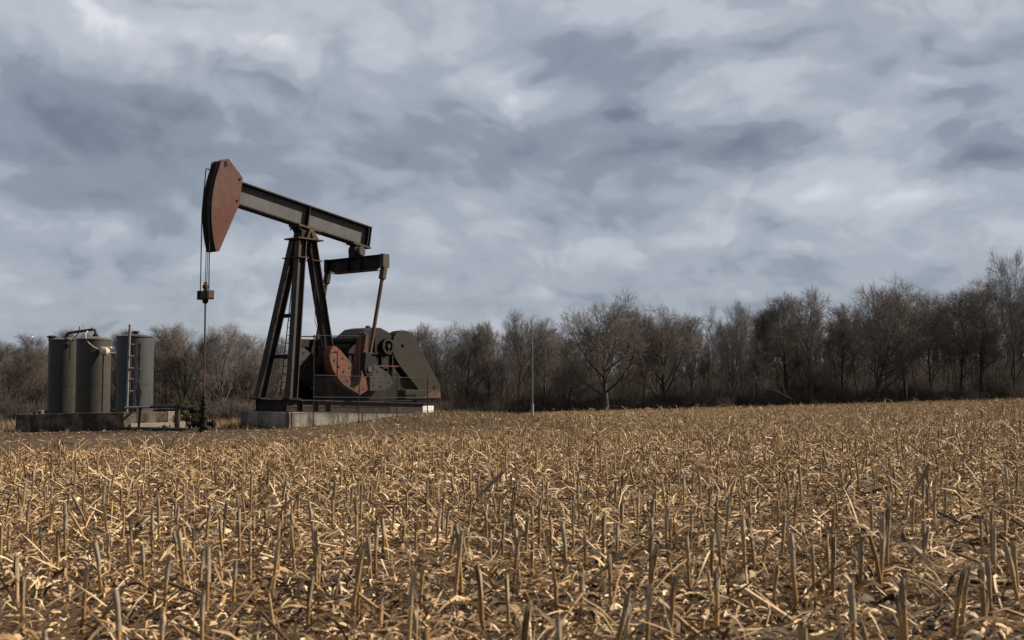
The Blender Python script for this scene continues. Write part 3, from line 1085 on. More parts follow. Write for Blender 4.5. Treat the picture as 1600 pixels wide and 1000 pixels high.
# horsehead
OUT = [(-3.45, 7.70), (-3.17, 7.78), (-2.64, 7.27), (-2.75, 6.45), (-3.46, 4.95), (-3.585, 4.94)]
ARC = []
for k in range(13):
    z = 4.94 + (7.70 - 4.94) * k / 12
    ARC.append((-math.sqrt(3.83 ** 2 - (z - 6.1) ** 2) + 0.08, z))
plate = OUT[1:5] + ARC[:-1] + [(-3.44, 7.70)]
for y in (-0.235, 0.205):
    pl = MB().prism(plate, y, y + 0.03).build('side_plate', M['head_red'], pj)
    if y < 0:
        for (x, z) in ((-2.74, 7.22), (-2.83, 6.55), (-3.26, 7.66)):
            MB().lathe([(0, -0.03), (0.035, -0.03), (0.035, 0.0), (0, 0.0)], (x, y, z), 8, 'y').build('bolt', DS, pl)
        MB().tube([(-3.30, y - 0.02, 7.60), (-3.25, y - 0.035, 7.55), (-3.20, y - 0.02, 7.60)], 0.015, 6).build('lifting_eye', DS, pl)
face = MB()
fv, ff = [], []
for i, (x, z) in enumerate(ARC):
    for dx in (0.03, 0.09):
        for y in (-0.204, 0.204):
            fv.append((x + dx, y, z))
for i in range(len(ARC) - 1):
    a, b = i * 4, i * 4 + 4
    ff += [(a, a + 1, b + 1, b), (a + 2, b + 2, b + 3, a + 3), (a, b, b + 2, a + 2), (a + 1, a + 3, b + 3, b + 1)]
n4 = (len(ARC) - 1) * 4
ff += [(0, 2, 3, 1), (n4, n4 + 1, n4 + 3, n4 + 2)]
face.add(fv, ff).build('curved_face', DS, pj)
for y in (-0.13, 0.13):                      # cable tracks
    MB().tube([(x + 0.02, y, z) for x, z in ARC], 0.028, 6).build('cable_track', DS, pj)
MB().prism([(-3.40, 7.66), (-3.19, 7.735), (-2.70, 7.26), (-2.70, 7.20), (-3.21, 7.66), (-3.38, 7.58)], -0.203, 0.203).build('top_cover', M['head_red'], pj)
MB().prism([(-2.78, 6.35), (-3.44, 4.98), (-3.52, 4.98), (-2.86, 6.38)], -0.203, 0.203).build('back_cover', DS, pj)

# bridle, carrier bar and polished rod
WX = -3.75
MB().tube([(WX + 0.25, 0.2, 7.44), (WX + 0.10, 0.2, 7.46), (WX + 0.085, 0.2, 7.41), (WX - 0.03, 0.2, 6.1), (WX - 0.04, 0.2, 3.70)], 0.016, 6).build('bridle_cable', M['cable'], pj)
MB().tube([(ARC[8][0] - 0.005, -0.15, ARC[8][1]), (ARC[5][0] - 0.02, -0.15, ARC[5][1]), (WX + 0.005, -0.15, 5.2), (WX + 0.01, -0.15, 3.70)], 0.016, 6).build('bridle_cable', M['cable'], pj)
for y in (-0.045, 0.045):
    MB().tube([(WX + 0.03, y, 5.0), (WX + 0.01, y * 0.8, 3.85)], 0.011, 6).build('hanger_rod', M['cable'], pj)
cb = MB().box(WX - 0.10, WX + 0.10, -0.27, 0.27, 3.52, 3.74).build('carrier_bar', M['rust_brown'], pj, bevel=0.02)
for y in (-0.19, 0.19):
    MB().box(WX - 0.13, WX + 0.13, y - 0.06, y + 0.06, 3.50, 3.765).build('cable_socket', DS, cb, bevel=0.01)
MB().lathe([(0.0, 3.742), (0.07, 3.742), (0.07, 3.80), (0.05, 3.82), (0.09, 3.84), (0.09, 3.93), (0.05, 3.95), (0.05, 4.02), (0.0, 4.02)], (WX, 0, 0), 10).build('rod_clamp', M['rust_brown'], cb)
MB().lathe([(0.0, 3.38), (0.05, 3.38), (0.09, 3.43), (0.09, 3.518), (0.0, 3.518)], (WX, 0, 0), 10).build('rod_collar', DS, cb)
MB().tube([(WX, 0, 3.40), (WX, 0, 0.86)], 0.026, 8).build('polished_rod', M['rust_brown'], pj)

# tail bearing and equalizer
EX = 2.22
MB().prism([(1.95, 5.70), (2.72, 5.60), (2.74, 5.645), (1.95, 5.76)], -0.2, 0.2).build('tail_plate', M['rust_brown'], pj)
MB().prism([(2.02, 5.25), (2.40, 5.25), (2.44, 5.60), (2.34, 5.66), (2.10, 5.70), (2.0, 5.55)], -0.16, 0.16).build('tail_bearing', DS, pj, bevel=0.015)
MB().lathe([(0, -0.28), (0.13, -0.28), (0.17, -0.24), (0.17, -0.165), (0, -0.165)], (2.26, 0, 5.46), 16, 'y').build('bearing_cap', M['block_steel'], pj)
eq = MB()
hw = 1.30
prof = [(-hw, 5.24), (hw, 5.24), (hw, 4.92), (hw - 0.28, 4.80), (-hw + 0.28, 4.80), (-hw, 4.92)]
eqo = MB().add([(EX - 0.03, y, z) for y, z in prof] + [(EX + 0.03, y, z) for y, z in prof],
               [tuple(range(6)), tuple(range(11, 5, -1))] + [((i + 1) % 6, i, 6 + i, 6 + (i + 1) % 6) for i in range(6)]).build('equalizer_beam', DS, pj)
MB().box(EX - 0.13, EX + 0.13, -hw, hw, 5.242, 5.275).build('top_flange', DS, eqo)
MB().box(EX - 0.13, EX + 0.13, -hw + 0.27, hw - 0.27, 4.765, 4.797).build('bottom_flange', M['rust_brown'], eqo)
for y in (-0.32, 0.32):
    MB().box(EX - 0.12, EX - 0.032, y - 0.015, y + 0.015, 4.80, 5.24).build('web_stiffener', DS, eqo)
for s in (-1, 1):
    y = s * 1.39
    e = MB().box(EX - 0.15, EX + 0.15, y - 0.085, y + 0.085, 4.84, 5.29).build('end_block', M['block_steel'] if s < 0 else DS, eqo, bevel=0.015)
    # clevis and pitman arm
    a, b = Vector((EX - 0.02, y, 4.86)), Vector((1.50, s * 1.36, 1.45))
    d = (b - a).normalized()
    po = MB().tube([a + d * 0.3, b], 0.062, 8).build('pitman_arm', M['rust_brown'], pj, smooth_angle=50)
    MB().bar(a + d * -0.02, a + d * 0.42, 0.17, 0.20, (0, 1, 0)).build('clevis', M['block_steel'] if s < 0 else DS, po, bevel=0.015)
    MB().prism([(1.33, 2.02), (1.60, 2.02), (1.72, 1.55), (1.66, 1.28), (1.40, 1.24), (1.28, 1.45)], y - 0.075, y + 0.075).build('wrist_bearing', M['gear_grey'], po, bevel=0.02)
    MB().lathe([(0, -0.115), (0.09, -0.115), (0.11, -0.09), (0.11, -0.078), (0, -0.078)], (1.50, y, 1.47), 12, 'y').build('wrist_pin', M['rust_brown'], po)

# cranks with counterweights
ARM = [(1.50, 2.66), (1.58, 2.70), (1.67, 2.66), (1.66, 1.35), (1.76, 0.80), (1.43, 0.64), (0.97, 0.84), (1.20, 1.45)]
WL = [(0.34, 2.19), (0.22, 2.19), (0.12, 2.08), (0.06, 1.90), (0.10, 1.68), (0.20, 1.45), (0.41, 1.19), (0.68, 0.96), (0.93, 0.83), (1.14, 1.54), (0.78, 1.86), (0.55, 2.06)]
WR = [(1.78, 1.70), (2.10, 1.61), (2.45, 1.46), (2.74, 1.27), (2.85, 1.12), (2.82, 0.98), (2.66, 0.87), (2.36, 0.77), (1.80, 0.77)]
bolt_me = MB().lathe([(0, -0.018), (0.03, -0.018), (0.03, 0.0), (0, 0.0)], (0, 0, 0), 8, 'y').mesh('weight_bolt')
bolt_me.materials.append(DS)
for s in (-1, 1):
    dx = 0.0 if s < 0 else 0.42                # the far weights are set further along
    yc = s * 1.02
    ca = MB().prism([(x + dx * 0.5, z) for x, z in ARM], yc - 0.11, yc + 0.11).build('crank_arm', M['rust_plate'] if s < 0 else M['crank_grey'], pj, bevel=0.012)
    MB().prism([(1.5 + dx * 0.5, 2.62), (1.72 + dx * 0.5, 2.60), (1.68 + dx * 0.5, 1.5), (1.45 + dx * 0.5, 1.5)], yc + s * 0.112, yc + s * 0.15).build('arm_rib', M['rust_brown'], ca)
    for poly, mt_, holes in ((WL, M['rust_plate'], ((0.30, 2.02), (0.26, 1.75), (0.62, 1.82), (0.45, 1.55), (0.66, 1.40), (0.90, 1.52), (0.82, 1.10), (0.98, 1.20))),
                             (WR, M['crank_grey'], ((1.98, 1.48), (2.12, 1.42), (2.52, 1.28), (2.66, 1.06), (2.30, 0.92), (1.95, 0.95)))):
        wt_ = MB().prism([(x + dx, z) for x, z in poly], yc - 0.15, yc + 0.15).build('counterweight', mt_ if s < 0 else M['crank_grey'], pj, bevel=0.014)  # far weights get the darker grey, shade put into their colour
        for hx, hz in holes:
            b = link_mesh('bolt', bolt_me, None, wt_)
            b.location = (hx + dx, yc - 0.15, hz)
    for hx, hz in ((1.15, 0.88), (1.38, 0.78), (1.55, 0.84)):
        b = link_mesh('bolt', bolt_me, None, ca)
        b.location = (hx + dx * 0.5, yc - 0.11, hz)
MB().tube([(1.62, -1.16, 2.42), (1.62, 1.16, 2.42)], 0.13, 14).build('crank_shaft', M['gear_grey'], pj, smooth_angle=40)

# gear reducer on its stand
GB = [(1.42, 1.05), (1.44, 2.25), (1.83, 2.60), (2.17, 2.83), (2.55, 2.90), (2.92, 2.90), (3.36, 2.74), (3.66, 2.42), (3.70, 1.70), (3.45, 1.05)]
gbx = MB().prism(GB, -0.52, 0.52).build('gear_reducer', M['gear_grey'], pj, bevel=0.03)
MB().prism([(x, z) for x, z in ((1.36, 2.00), (3.78, 2.00), (3.78, 2.07), (1.36, 2.07))], -0.58, 0.58).build('case_flange', M['gear_grey'], gbx)
for x in (1.7, 2.3, 2.9, 3.4):
    MB().prism([(x - 0.03, 1.06), (x + 0.03, 1.06), (x + 0.03, 1.995), (x - 0.03, 1.995)], -0.60, -0.522).build('case_rib', DS, gbx)
for x in (1.9, 2.6, 3.25):
    MB().prism([(x - 0.05, 2.075), (x + 0.05, 2.075), (x + 0.04, 2.55), (x - 0.04, 2.55)], -0.60, -0.522).build('case_rib', M['gear_grey'], gbx)
MB().lathe([(0, 2.90), (0.09, 2.90), (0.09, 2.955), (0.05, 2.98), (0, 2.98)], (2.7, -0.1, 0), 12).build('filler_cap', M['rust_brown'], gbx)
MB().box(1.50, 3.60, -0.62, 0.62, 0.452, 1.045).build('gear_stand', DS, pj, bevel=0.02)
for x in (1.7, 2.2, 2.7, 3.2):
    b = link_mesh('bolt', bolt_me, None, pj)
    b.location = (x, -0.625, 0.56)
MB().box(2.35, 3.35, -0.95, -0.603, 1.58, 1.62).build('step_plate', M['rust_brown'], pj)
MB().bar((2.5, -0.72, 1.575), (2.5, -0.64, 1.1), 0.04, 0.04, (1, 0, 0)).build('bracket', DS, pj)
MB().bar((3.2, -0.72, 1.575), (3.2, -0.64, 1.1), 0.04, 0.04, (1, 0, 0)).build('bracket', DS, pj)
# brake wheel
bw = MB()
n = 28
ro, ri = 0.275, 0.185
vs = []
for k in range(n):
    a = 6.28318 * k / n
    for r_, y in ((ro, -0.70), (ro, -0.56), (ri, -0.56), (ri, -0.70)):
        vs.append((3.10 + r_ * math.cos(a), y, 2.28 + r_ * math.sin(a)))
fs = []
for k in range(n):
    a, b = k * 4, ((k + 1) % n) * 4
    for j in range(4):
        fs.append((a + j, a + (j + 1) % 4, b + (j + 1) % 4, b + j))
bwo = MB().add(vs, fs).build('brake_wheel', M['gear_grey'], pj, smooth_angle=40)
MB().lathe([(0, -0.73), (0.08, -0.73), (0.09, -0.70), (0.09, -0.53), (0, -0.53)], (3.10, 0, 2.28), 14, 'y').build('hub', M['gear_grey'], bwo)
for k in range(3):
    a = 0.9 + k * 2.094
    MB().bar((3.10 + 0.07 * math.cos(a), -0.63, 2.28 + 0.07 * math.sin(a)), (3.10 + 0.20 * math.cos(a), -0.63, 2.28 + 0.20 * math.sin(a)), 0.07, 0.06, (0, 1, 0)).build('spoke', M['gear_grey'], bwo)

# belt guard (teardrop) and motor
BG = [(3.36, 2.20), (3.35, 2.38), (3.42, 2.58), (3.54, 2.74), (3.70, 2.82), (3.90, 2.85), (4.14, 2.82), (4.34, 2.72), (4.50, 2.56), (5.70, 1.00), (5.75, 0.90), (5.73, 0.80),
      (4.66, 0.80), (4.46, 0.98), (3.76, 1.58), (3.52, 1.86), (3.42, 2.02)]
bgo = MB().prism(BG, -0.62, -0.585).build('belt_guard', M['guard_olive'], pj)
cx = sum(p[0] for p in BG) / len(BG)
cz = sum(p[1] for p in BG) / len(BG)
rim = MB()
nB = len(BG)
rv = [(x, y, z) for y in (-0.585, -0.25) for x, z in BG]
ri_ = [(cx + (x - cx) * 0.965, y, cz + (z - cz) * 0.965) for y in (-0.585, -0.25) for x, z in BG]
rim.add(rv + ri_, [f_ for i in range(nB) for f_ in ((i, (i + 1) % nB, nB + (i + 1) % nB, nB + i), (2 * nB + i, 3 * nB + i, 3 * nB + (i + 1) % nB, 2 * nB + (i + 1) % nB),
                                                     (nB + i, nB + (i + 1) % nB, 3 * nB + (i + 1) % nB, 3 * nB + i), (i, 2 * nB + i, 2 * nB + (i + 1) % nB, (i + 1) % nB))])
rim.build('guard_rim', DS, bgo)
MB().lathe([(0, -0.66), (0.045, -0.66), (0.075, -0.64), (0.075, -0.622), (0, -0.622)], (3.86, 0, 2.34), 12, 'y').build('access_cover', DS, bgo)
MB().lathe([(0, -0.645), (0.06, -0.645), (0.06, -0.622), (0, -0.622)], (5.45, 0, 0.90), 12, 'y').build('access_cover', DS, bgo)
MB().lathe([(0.0, -0.56), (0.55, -0.56), (0.55, -0.34), (0.0, -0.34)], (3.90, 0, 2.28), 24, 'y').build('sheave', DS, pj)
mtb = MB().box(3.95, 5.72, -0.66, 0.60, 0.47, 0.795).build('motor_base', M['guard_olive'], pj, bevel=0.02)
MB().prism([(4.75, 0.50), (5.68, 0.50), (5.68, 0.74), (5.2, 0.74)], -0.69, -0.662).build('side_gusset', M['rust_brown'], mtb)
MB().bar((3.98, 0.2, 0.49), (4.9, 0.2, 0.35), 0.9, 0.2, (0, 0, 1)).build('rail', DS, pj)
MB().lathe([(0, -0.25), (0.10, -0.25), (0.28, -0.22), (0.30, -0.15), (0.30, 0.50), (0.26, 0.56), (0, 0.56)], (5.15, 0, 1.12), 22, 'y').build('motor', DS, pj, smooth_angle=35)
for k in range(5):
    MB().box(4.02 + 0.1 * k, 4.06 + 0.1 * k, -0.705, -0.663, 0.60, 0.64).build('bolt', DS, mtb)

# ladder on the post
lo, hi = Vector((-0.83, 0.02, 0.57)), Vector((-0.30, 0.02, 5.0))
ld = MB()
lad = MB().tube([lo + Vector((0, -0.12, 0)), hi + Vector((0, -0.10, 0))], 0.018, 5).build('ladder', DS, pj)
MB().tube([lo + Vector((0, 0.12, 0)), hi + Vector((0, 0.10, 0))], 0.018, 5).build('rail', DS, lad)
for k in range(1, 18):
    p = lo.lerp(hi, k / 18)
    MB().tube([p + Vector((0, -0.115, 0)), p + Vector((0, 0.115, 0))], 0.011, 5).build('rung', DS, lad)
# lubrication lines hanging from the post
MB().tube([(0.05, -0.25, 5.55), (0.15, -0.36, 4.2), (0.10, -0.42, 3.0), (0.35, -0.55, 2.2), (0.75, -0.7, 1.9)], 0.010, 5).build('grease_line', M['cable'], pj)

# dark sheet screen on the far side of the cranks
ss_ = empty('sheet_screen', pump_world(0, 0, 0), PRZ)
for k in range(3):
    x0 = 0.95 + k * 0.94
    MB().box(x0, x0 + 0.925, 1.50, 1.53, -0.15, 2.52 + 0.03 * k).build('sheet', M['gear_grey'], ss_)
for k in range(4):
    x0 = 0.94 + k * 0.94
    MB().tube([(x0, 1.465, -0.3), (x0, 1.465, 2.62)], 0.03, 6).build('post', DS, ss_)
MB().tube([(0.9, 1.465, 2.60), (3.8, 1.465, 2.66)], 0.025, 6).build('rail', DS, ss_)
tag(ss_, 'dark sheet metal screen behind the far counterweight of the pumpjack', 'screen')

# wire guard on the near side
wg = empty('wire_guard', pump_world(0, 0, 0), PRZ)
YW = -1.62
for x, zt in ((-0.95, 2.50), (0.92, 2.55), (2.6, 1.30), (4.05, 1.25)):
    p = pump_world(x, YW)
    MB().tube([(x, YW, gz(p.x, p.y) - 0.2), (x, YW, zt)], 0.017, 6).build('post', M['wire'], wg)
for pts in (((-0.95, 2.48), (0.92, 2.53)), ((-0.95, 1.27), (4.05, 1.20)), ((-0.95, 0.60), (4.05, 0.53))):
    MB().tube([(x, YW - 0.03, z) for x, z in pts], 0.009, 5).build('rail', M['wire'], wg)
wires_v, wires_f = [], []
mw = MB()
zl = -0.02
zt = 1.235
x0, x1 = -0.95, 4.05
H_ = zt - zl
step = 0.115
k = x0 - H_
while k < x1:
    for sgn in (1, -1):
        a = [k, zl] if sgn > 0 else [k, zt]
        b = [k + H_, zt] if sgn > 0 else [k + H_, zl]
        ta, tb = max(0, (x0 - a[0]) / H_), min(1, (x1 - a[0]) / H_)
        if tb > ta:
            A = (a[0] + H_ * ta, YW, a[1] + (b[1] - a[1]) * ta)
            B = (a[0] + H_ * tb, YW, a[1] + (b[1] - a[1]) * tb)
            mw.bar(A, B, 0.004, 0.004, (0, 1, 0))
    k += step
o = mw.build('wire_mesh', M['wire'], wg)
o['kind'] = 'stuff'
tag(wg, 'thin wire mesh guard with pipe rails in front of the cranks', 'fence')

# white block under the tail
wbk = empty('white_block', pump_world(4.95, -0.62, -0.13), PRZ)
MB().box(-0.30, 0.30, -0.17, 0.17, -0.1, 0.40).build('block', M['white_paint'], wbk, bevel=0.03)
MB().box(-0.33, 0.33, -0.2, 0.2, 0.402, 0.45).build('cap', DS, wbk)
tag(wbk, 'small white painted block under the tail end of the skid', 'block')

# ------------------------------------------------------------------ wellhead
wp = pump_world(WX, 0)
wz = gz(wp.x, wp.y)
wh = empty('wellhead', (wp.x, wp.y, wz), 0)
wh.scale = (0.78, 0.78, 1.0)
RB = M['well_rust']


def W(prof, nm, mt=DS, n=14):
    return MB().lathe(prof, (0, 0, 0), n).build(nm, mt, wh, smooth_angle=40)


b0 = -wz
W([(0.0, -0.15), (0.16, -0.15), (0.16, 0.14), (0.0, 0.14)], 'casing')
W([(0.0, 0.142), (0.25, 0.142), (0.25, 0.20), (0.0, 0.20)], 'flange', DS)
W([(0.0, 0.202), (0.15, 0.202), (0.13, 0.30), (0.15, 0.36), (0.15, 0.42), (0.10, 0.44), (0.0, 0.44)], 'casing_head', DS)
W([(0.0, 0.442), (0.19, 0.442), (0.19, 0.49), (0.0, 0.49)], 'flange', RB)
W([(0.0, 0.492), (0.11, 0.492), (0.11, 0.72), (0.0, 0.72)], 'pumping_tee', DS)
W([(0.0, 0.722), (0.15, 0.722), (0.15, 0.77), (0.0, 0.77)], 'flange', RB)
W([(0.0, 0.772), (0.10, 0.772), (0.12, 0.84), (0.09, 0.90), (0.0, 0.90)], 'blowout_preventer', DS)
W([(0.0, 0.902), (0.14, 0.902), (0.14, 0.945), (0.0, 0.945)], 'flange', RB)
W([(0.0, 0.947), (0.085, 0.947), (0.085, 1.02), (0.125, 1.03), (0.125, 1.08), (0.07, 1.09), (0.05, 1.20), (0.0, 1.20)], 'stuffing_box', RB)
MB().tube([(-0.42, -0.10, 0.26), (0.42, 0.12, 0.24)], 0.07, 10).build('side_outlet', DS, wh)
for s in (-1, 1):
    MB().lathe([(0, -0.04), (0.12, -0.04), (0.12, 0.04), (0, 0.04)], (s * 0.34, s * 0.09, 0.25), 12, 'x').build('valve', DS, wh)
    MB().tube([(s * 0.34, s * 0.09, 0.25), (s * 0.34, s * 0.09 - 0.1, 0.50)], 0.02, 6).build('valve_stem', RB, wh)
tag(wh, 'dark rusty wellhead with stacked flanges under the polished rod', 'wellhead')

# ------------------------------------------------------------------ tank battery
CA = Vector((-14.18, 41.0, 0))
CB = Vector((-18.35, 41.55, 0))
CC = Vector((-12.35, 42.55, 0))
CD = Vector((-13.8, 48.6, 0))
CE = Vector((-20.4, 48.6, 0))
gA = gz(CA.x, CA.y)
ct = empty('containment_wall', (CA.x, CA.y, gA))
WT = 0.20


def wall(a, b, za, zb_, mt_, nm, t=WT, z0=-1.0, parent=ct, inward=1):
    a, b = Vector((a.x, a.y, 0)), Vector((b.x, b.y, 0))
    d = (b - a).normalized()
    n_ = Vector((-d.y, d.x, 0)) * inward * t
    o = Vector((CA.x, CA.y, gA))
    v = []
    for p, zt in ((a, za), (b, zb_)):
        for q_ in (p, p + n_):
            v += [Vector((q_.x, q_.y, z0)) - o, Vector((q_.x, q_.y, zt)) - o]
    # order: a out low, a out high, a in low, a in high, b ...
    f = [(0, 4, 5, 1), (2, 3, 7, 6), (1, 5, 7, 3), (0, 2, 6, 4), (0, 1, 3, 2), (4, 6, 7, 5)]
    return MB().add(v, f).build(nm, mt_, parent, bevel=0.012)


zA = at(193, 644, 41.0).z
zB = at(30, 647.5, 41.5).z
mid_ab = CA.lerp(CB, 0.55)
wall(CA.lerp(CB, 0.003), mid_ab, zA, zA * 0.5 + zB * 0.5, M['concrete_old'], 'wall_panel', inward=-1)
wall(CA.lerp(CB, 0.553), CB, zA * 0.5 + zB * 0.5 - 0.01, zB, M['concrete_old'], 'wall_panel', inward=-1)
c1 = CA.lerp(CC, 0.70)
wall(CA, c1, zA + 0.004, zA - 0.01, M['concrete_old'], 'wall_panel', inward=1)
wall(CC + Vector((0, 0.25, 0)), CD, zA - 0.03, zA - 0.03, M['concrete_old'], 'wall_panel', inward=1)
wall(CD, CE, zA - 0.03, zB, M['concrete_old'], 'wall_panel', inward=1)
wall(CE, CB + Vector((0, 0.21, 0)), zB, zB - 0.004, M['concrete_old'], 'wall_panel', inward=1)
# ledge cast along the lit wall
d_ac = (CC - CA).normalized()
n_ac = Vector((d_ac.y, -d_ac.x, 0))
wall(CA + d_ac * 0.25 + n_ac * 0.06, c1 + n_ac * 0.06, zA - 0.42, zA - 0.41, M['block_tan'], 'footing_ledge', t=0.058, inward=1)
# loose block end of the wall: two courses of concrete blocks
for r_ in range(2):
    for k in range(2):
        t0, t1 = 0.703 + 0.147 * k, 0.703 + 0.147 * k + 0.144
        zz0 = zA - 0.66 + 0.335 * r_
        wall(CA.lerp(CC, t0) + n_ac * (0.01 * (r_ + k)), CA.lerp(CC, t1) + n_ac * (0.01 * (r_ + k)), zz0 + 0.325, zz0 + 0.325, M['block_tan'], 'concrete_block', z0=zz0)
tag(ct, 'low weathered concrete containment wall around the three tanks', 'wall')
# the gravel bed inside
inner = [CA + Vector((-0.1, 0.3, 0)), CC + Vector((-0.4, 0.1, 0)), CD + Vector((-0.2, -0.3, 0)), CE + Vector((0.3, -0.3, 0)), CB + Vector((0.3, 0.3, 0))]


def tank(px0, px1, y_top, Y, mt_, label, rim=True, n=40):
    a, b = at(px0, y_top, Y), at(px1, y_top, Y)
    r_ = (b.x - a.x) / 2 * 0.985
    c = Vector(((a.x + b.x) / 2, Y, 0))
    z0 = gz(c.x, c.y) - 0.02
    h = a.z - z0
    t = empty('storage_tank', (c.x, c.y, z0), 0)
    nz = 6
    MB().lathe([(0, 0), (r_, 0)] + [(r_, h * i / nz) for i in range(1, nz + 1)] + [(r_ - 0.02, h)], (0, 0, 0), n).build('shell', mt_, t, smooth_angle=30)
    MB().lathe([(0, h - 0.01), (r_ + 0.025, h - 0.01), (r_ + 0.025, h + 0.03), (r_ * 0.75, h + 0.065), (r_ * 0.3, h + 0.12), (0.12, h + 0.14), (0, h + 0.14)], (0, 0, 0), n).build('roof', M['roof_dust'] if mt_ is M['tank_grey'] else mt_, t, smooth_angle=40)
    for f_ in (0.0, 0.5):
        zc = 0.03 if f_ == 0 else h * f_
        MB().lathe([(r_ - 0.01, zc - 0.012), (r_ + 0.008, zc - 0.012), (r_ + 0.008, zc + 0.012), (r_ - 0.01, zc + 0.012)], (0, 0, 0), n).build('seam', mt_, t, smooth_angle=30)
    tag(t, label, 'tank', 'three upright tanks behind the wall')
    return t, r_, h, c, z0


T1, r1, h1, c1_, z1_ = tank(77.5, 130, 532, 46.7, M['tank_grey'], 'leftmost brown grey upright tank with a dark hatch on its rim')
T2, r2, h2, c2_, z2_ = tank(121, 173, 531, 45.25, M['tank_grey'], 'middle brown grey upright tank with a cream box on its side')
T3, r3, h3, c3_, z3_ = tank(183.5, 240, 527, 43.6, M['tank_slate'], 'right hand slate grey tank with a black oil streak')
# hatches, vents and fittings are parts of their tanks
MB().lathe([(0, h1 + 0.03), (0.13, h1 + 0.03), (0.13, h1 + 0.10), (0.19, h1 + 0.11), (0.19, h1 + 0.17), (0.10, h1 + 0.20), (0, h1 + 0.20)], (-r1 * 0.80, -0.15, 0), 14).build('hatch', M['oil_black'], T1)
MB().lathe([(0, 0), (0.10, 0), (0.10, 0.10), (0, 0.10)], (r1 * 0.42, -r1 * 0.90, h1 - 0.26), 10).build('fitting', DS, T1)
# dark oil stain weld seam: a proud patch plate near the foot of tank 1
pv, pf = [], []
for i in range(9):
    a = -1.75 + 0.085 * i
    for z in (0.42 + 0.02 * i, 0.55 + 0.05 * math.sin(i * 0.9) + 0.03 * i):
        pv.append(((r1 + 0.012) * math.cos(a), (r1 + 0.012) * math.sin(a), z))
for i in range(8):
    pf.append((i * 2, i * 2 + 2, i * 2 + 3, i * 2 + 1))
MB().add(pv, pf).build('oil_stain', M['oil_black'], T1)
MB().lathe([(0, h3 + 0.12), (0.10, h3 + 0.12), (0.10, h3 + 0.18), (0.15, h3 + 0.19), (0.15, h3 + 0.23), (0, h3 + 0.24)], (0.02, -0.05, 0), 12).build('vent', M['oil_black'], T3)
MB().tube([(-0.25, -0.3, h3 + 0.05), (-0.25, -0.3, h3 + 0.17), (-0.05, -0.25, h3 + 0.18)], 0.03, 6).build('vent_pipe', M['rust_brown'], T3)
# oil streak running down tank 3: an irregular thin coat
rr = random.Random(8)
pv, pf = [], []
N_ = 26
for i in range(N_ + 1):
    z = h3 * (0.93 - 0.66 * i / N_)
    wd_ = 0.035 + 0.012 * math.sin(i * 1.3) + (0.05 * math.exp(-((i - 21) / 3.0) ** 2)) + rr.uniform(-0.006, 0.006)
    ac = -1.02 + 0.01 * math.sin(i * 0.7)
    for s in (-1, 0, 1):
        a = ac + s * wd_ / r3
        pv.append(((r3 + 0.006) * math.cos(a), (r3 + 0.006) * math.sin(a), z))
for i in range(N_):
    if i in (10, 15):
        continue
    for j in (0, 1):
        a = i * 3 + j
        pf.append((a, a + 3, a + 4, a + 1))
MB().add(pv, pf).build('oil_streak', M['oil_black'], T3)
MB().lathe([(0, 0), (0.14, 0), (0.14, 0.05), (0, 0.05)], (0, 0, 0), 14, 'y').build('manhole', DS, T3).location = (0.1, -r3 - 0.02, 0.5)
for T_, r_ in ((T1, r1), (T2, r2)):
    MB().lathe([(0, -0.05), (0.16, -0.05), (0.16, 0.03), (0, 0.03)], (0.25, -r_ * 0.96, 0.62), 14, 'y').build('manway', DS, T_)

# pipe joining the two left tanks
jp = empty('joining_pipe', (c1_.x, c1_.y, z1_ + h1 + 0.12))
a = Vector((0.02, 0, 0.0))
b = Vector((c2_.x - c1_.x + 0.05, c2_.y - c1_.y, z2_ + h2 - z1_ - h1 + 0.02))
MB().tube([a, a + Vector((0, 0, 0.12)), a + Vector((0.05, 0, 0.19)), a + Vector((0.13, -0.05, 0.20)), b + Vector((-0.12, 0, 0.28)), b + Vector((-0.03, 0, 0.26)), b + Vector((0, 0, 0.20)), b], 0.055, 9).build('pipe', M['rust_brown'], jp, smooth_angle=50)
for p in (a, b):
    MB().lathe([(0, 0), (0.12, 0), (0.12, 0.05), (0.08, 0.06), (0.08, 0.11), (0, 0.11)], p, 12).build('flange', DS, jp)
m_ = a.lerp(b, 0.45) + Vector((0, -0.02, 0.23))
MB().tube([m_ + Vector((0, 0, 0.20)), m_ + Vector((0, 0, -0.02)), m_ + Vector((-0.02, -0.9, -0.5)), m_ + Vector((-0.02, -0.9, -1.2))], 0.02, 6).build('breather', M['rust_brown'], jp)
tag(jp, 'rusty elbow pipe joining the tops of the two left tanks', 'pipe')

# cream box with conduit on the middle tank
bxp = at(164, 549, c2_.y - r2 * 0.80 - 0.14)
fx = empty('junction_box', bxp)
MB().lathe([(0, -0.16), (0.13, -0.16), (0.17, -0.10), (0.17, 0.10), (0.12, 0.15), (0, 0.15)], (0, 0, 0), 14, 'x').build('housing', M['cream'], fx, smooth_angle=40)
MB().box(-0.21, 0.21, -0.02, 0.22, 0.14, 0.185).build('hood', M['cream'], fx, bevel=0.01)
MB().tube([(-0.14, 0, 0.05), (-0.40, -0.04, 0.14), (-0.62, -0.02, 0.30), (-0.80, 0.05, 0.52), (-0.88, 0.2, 0.70), (-0.86, 0.4, 0.82)], 0.032, 7).build('hose', M['pipe_pale'], fx, smooth_angle=60)
MB().tube([(0.15, 0, -0.06), (0.34, 0.05, -0.07), (0.52, 0.05, -0.10)], 0.03, 7).build('conduit', M['pipe_pale'], fx, smooth_angle=60)
MB().tube([(-0.06, 0.0, -0.14), (-0.06, 0.0, -0.5), (-0.07, 0.0, -2.9)], 0.028, 7).build('downpipe', DS, fx)
tag(fx, 'cream coloured junction box on the middle tank with a pale hose', 'junction box')

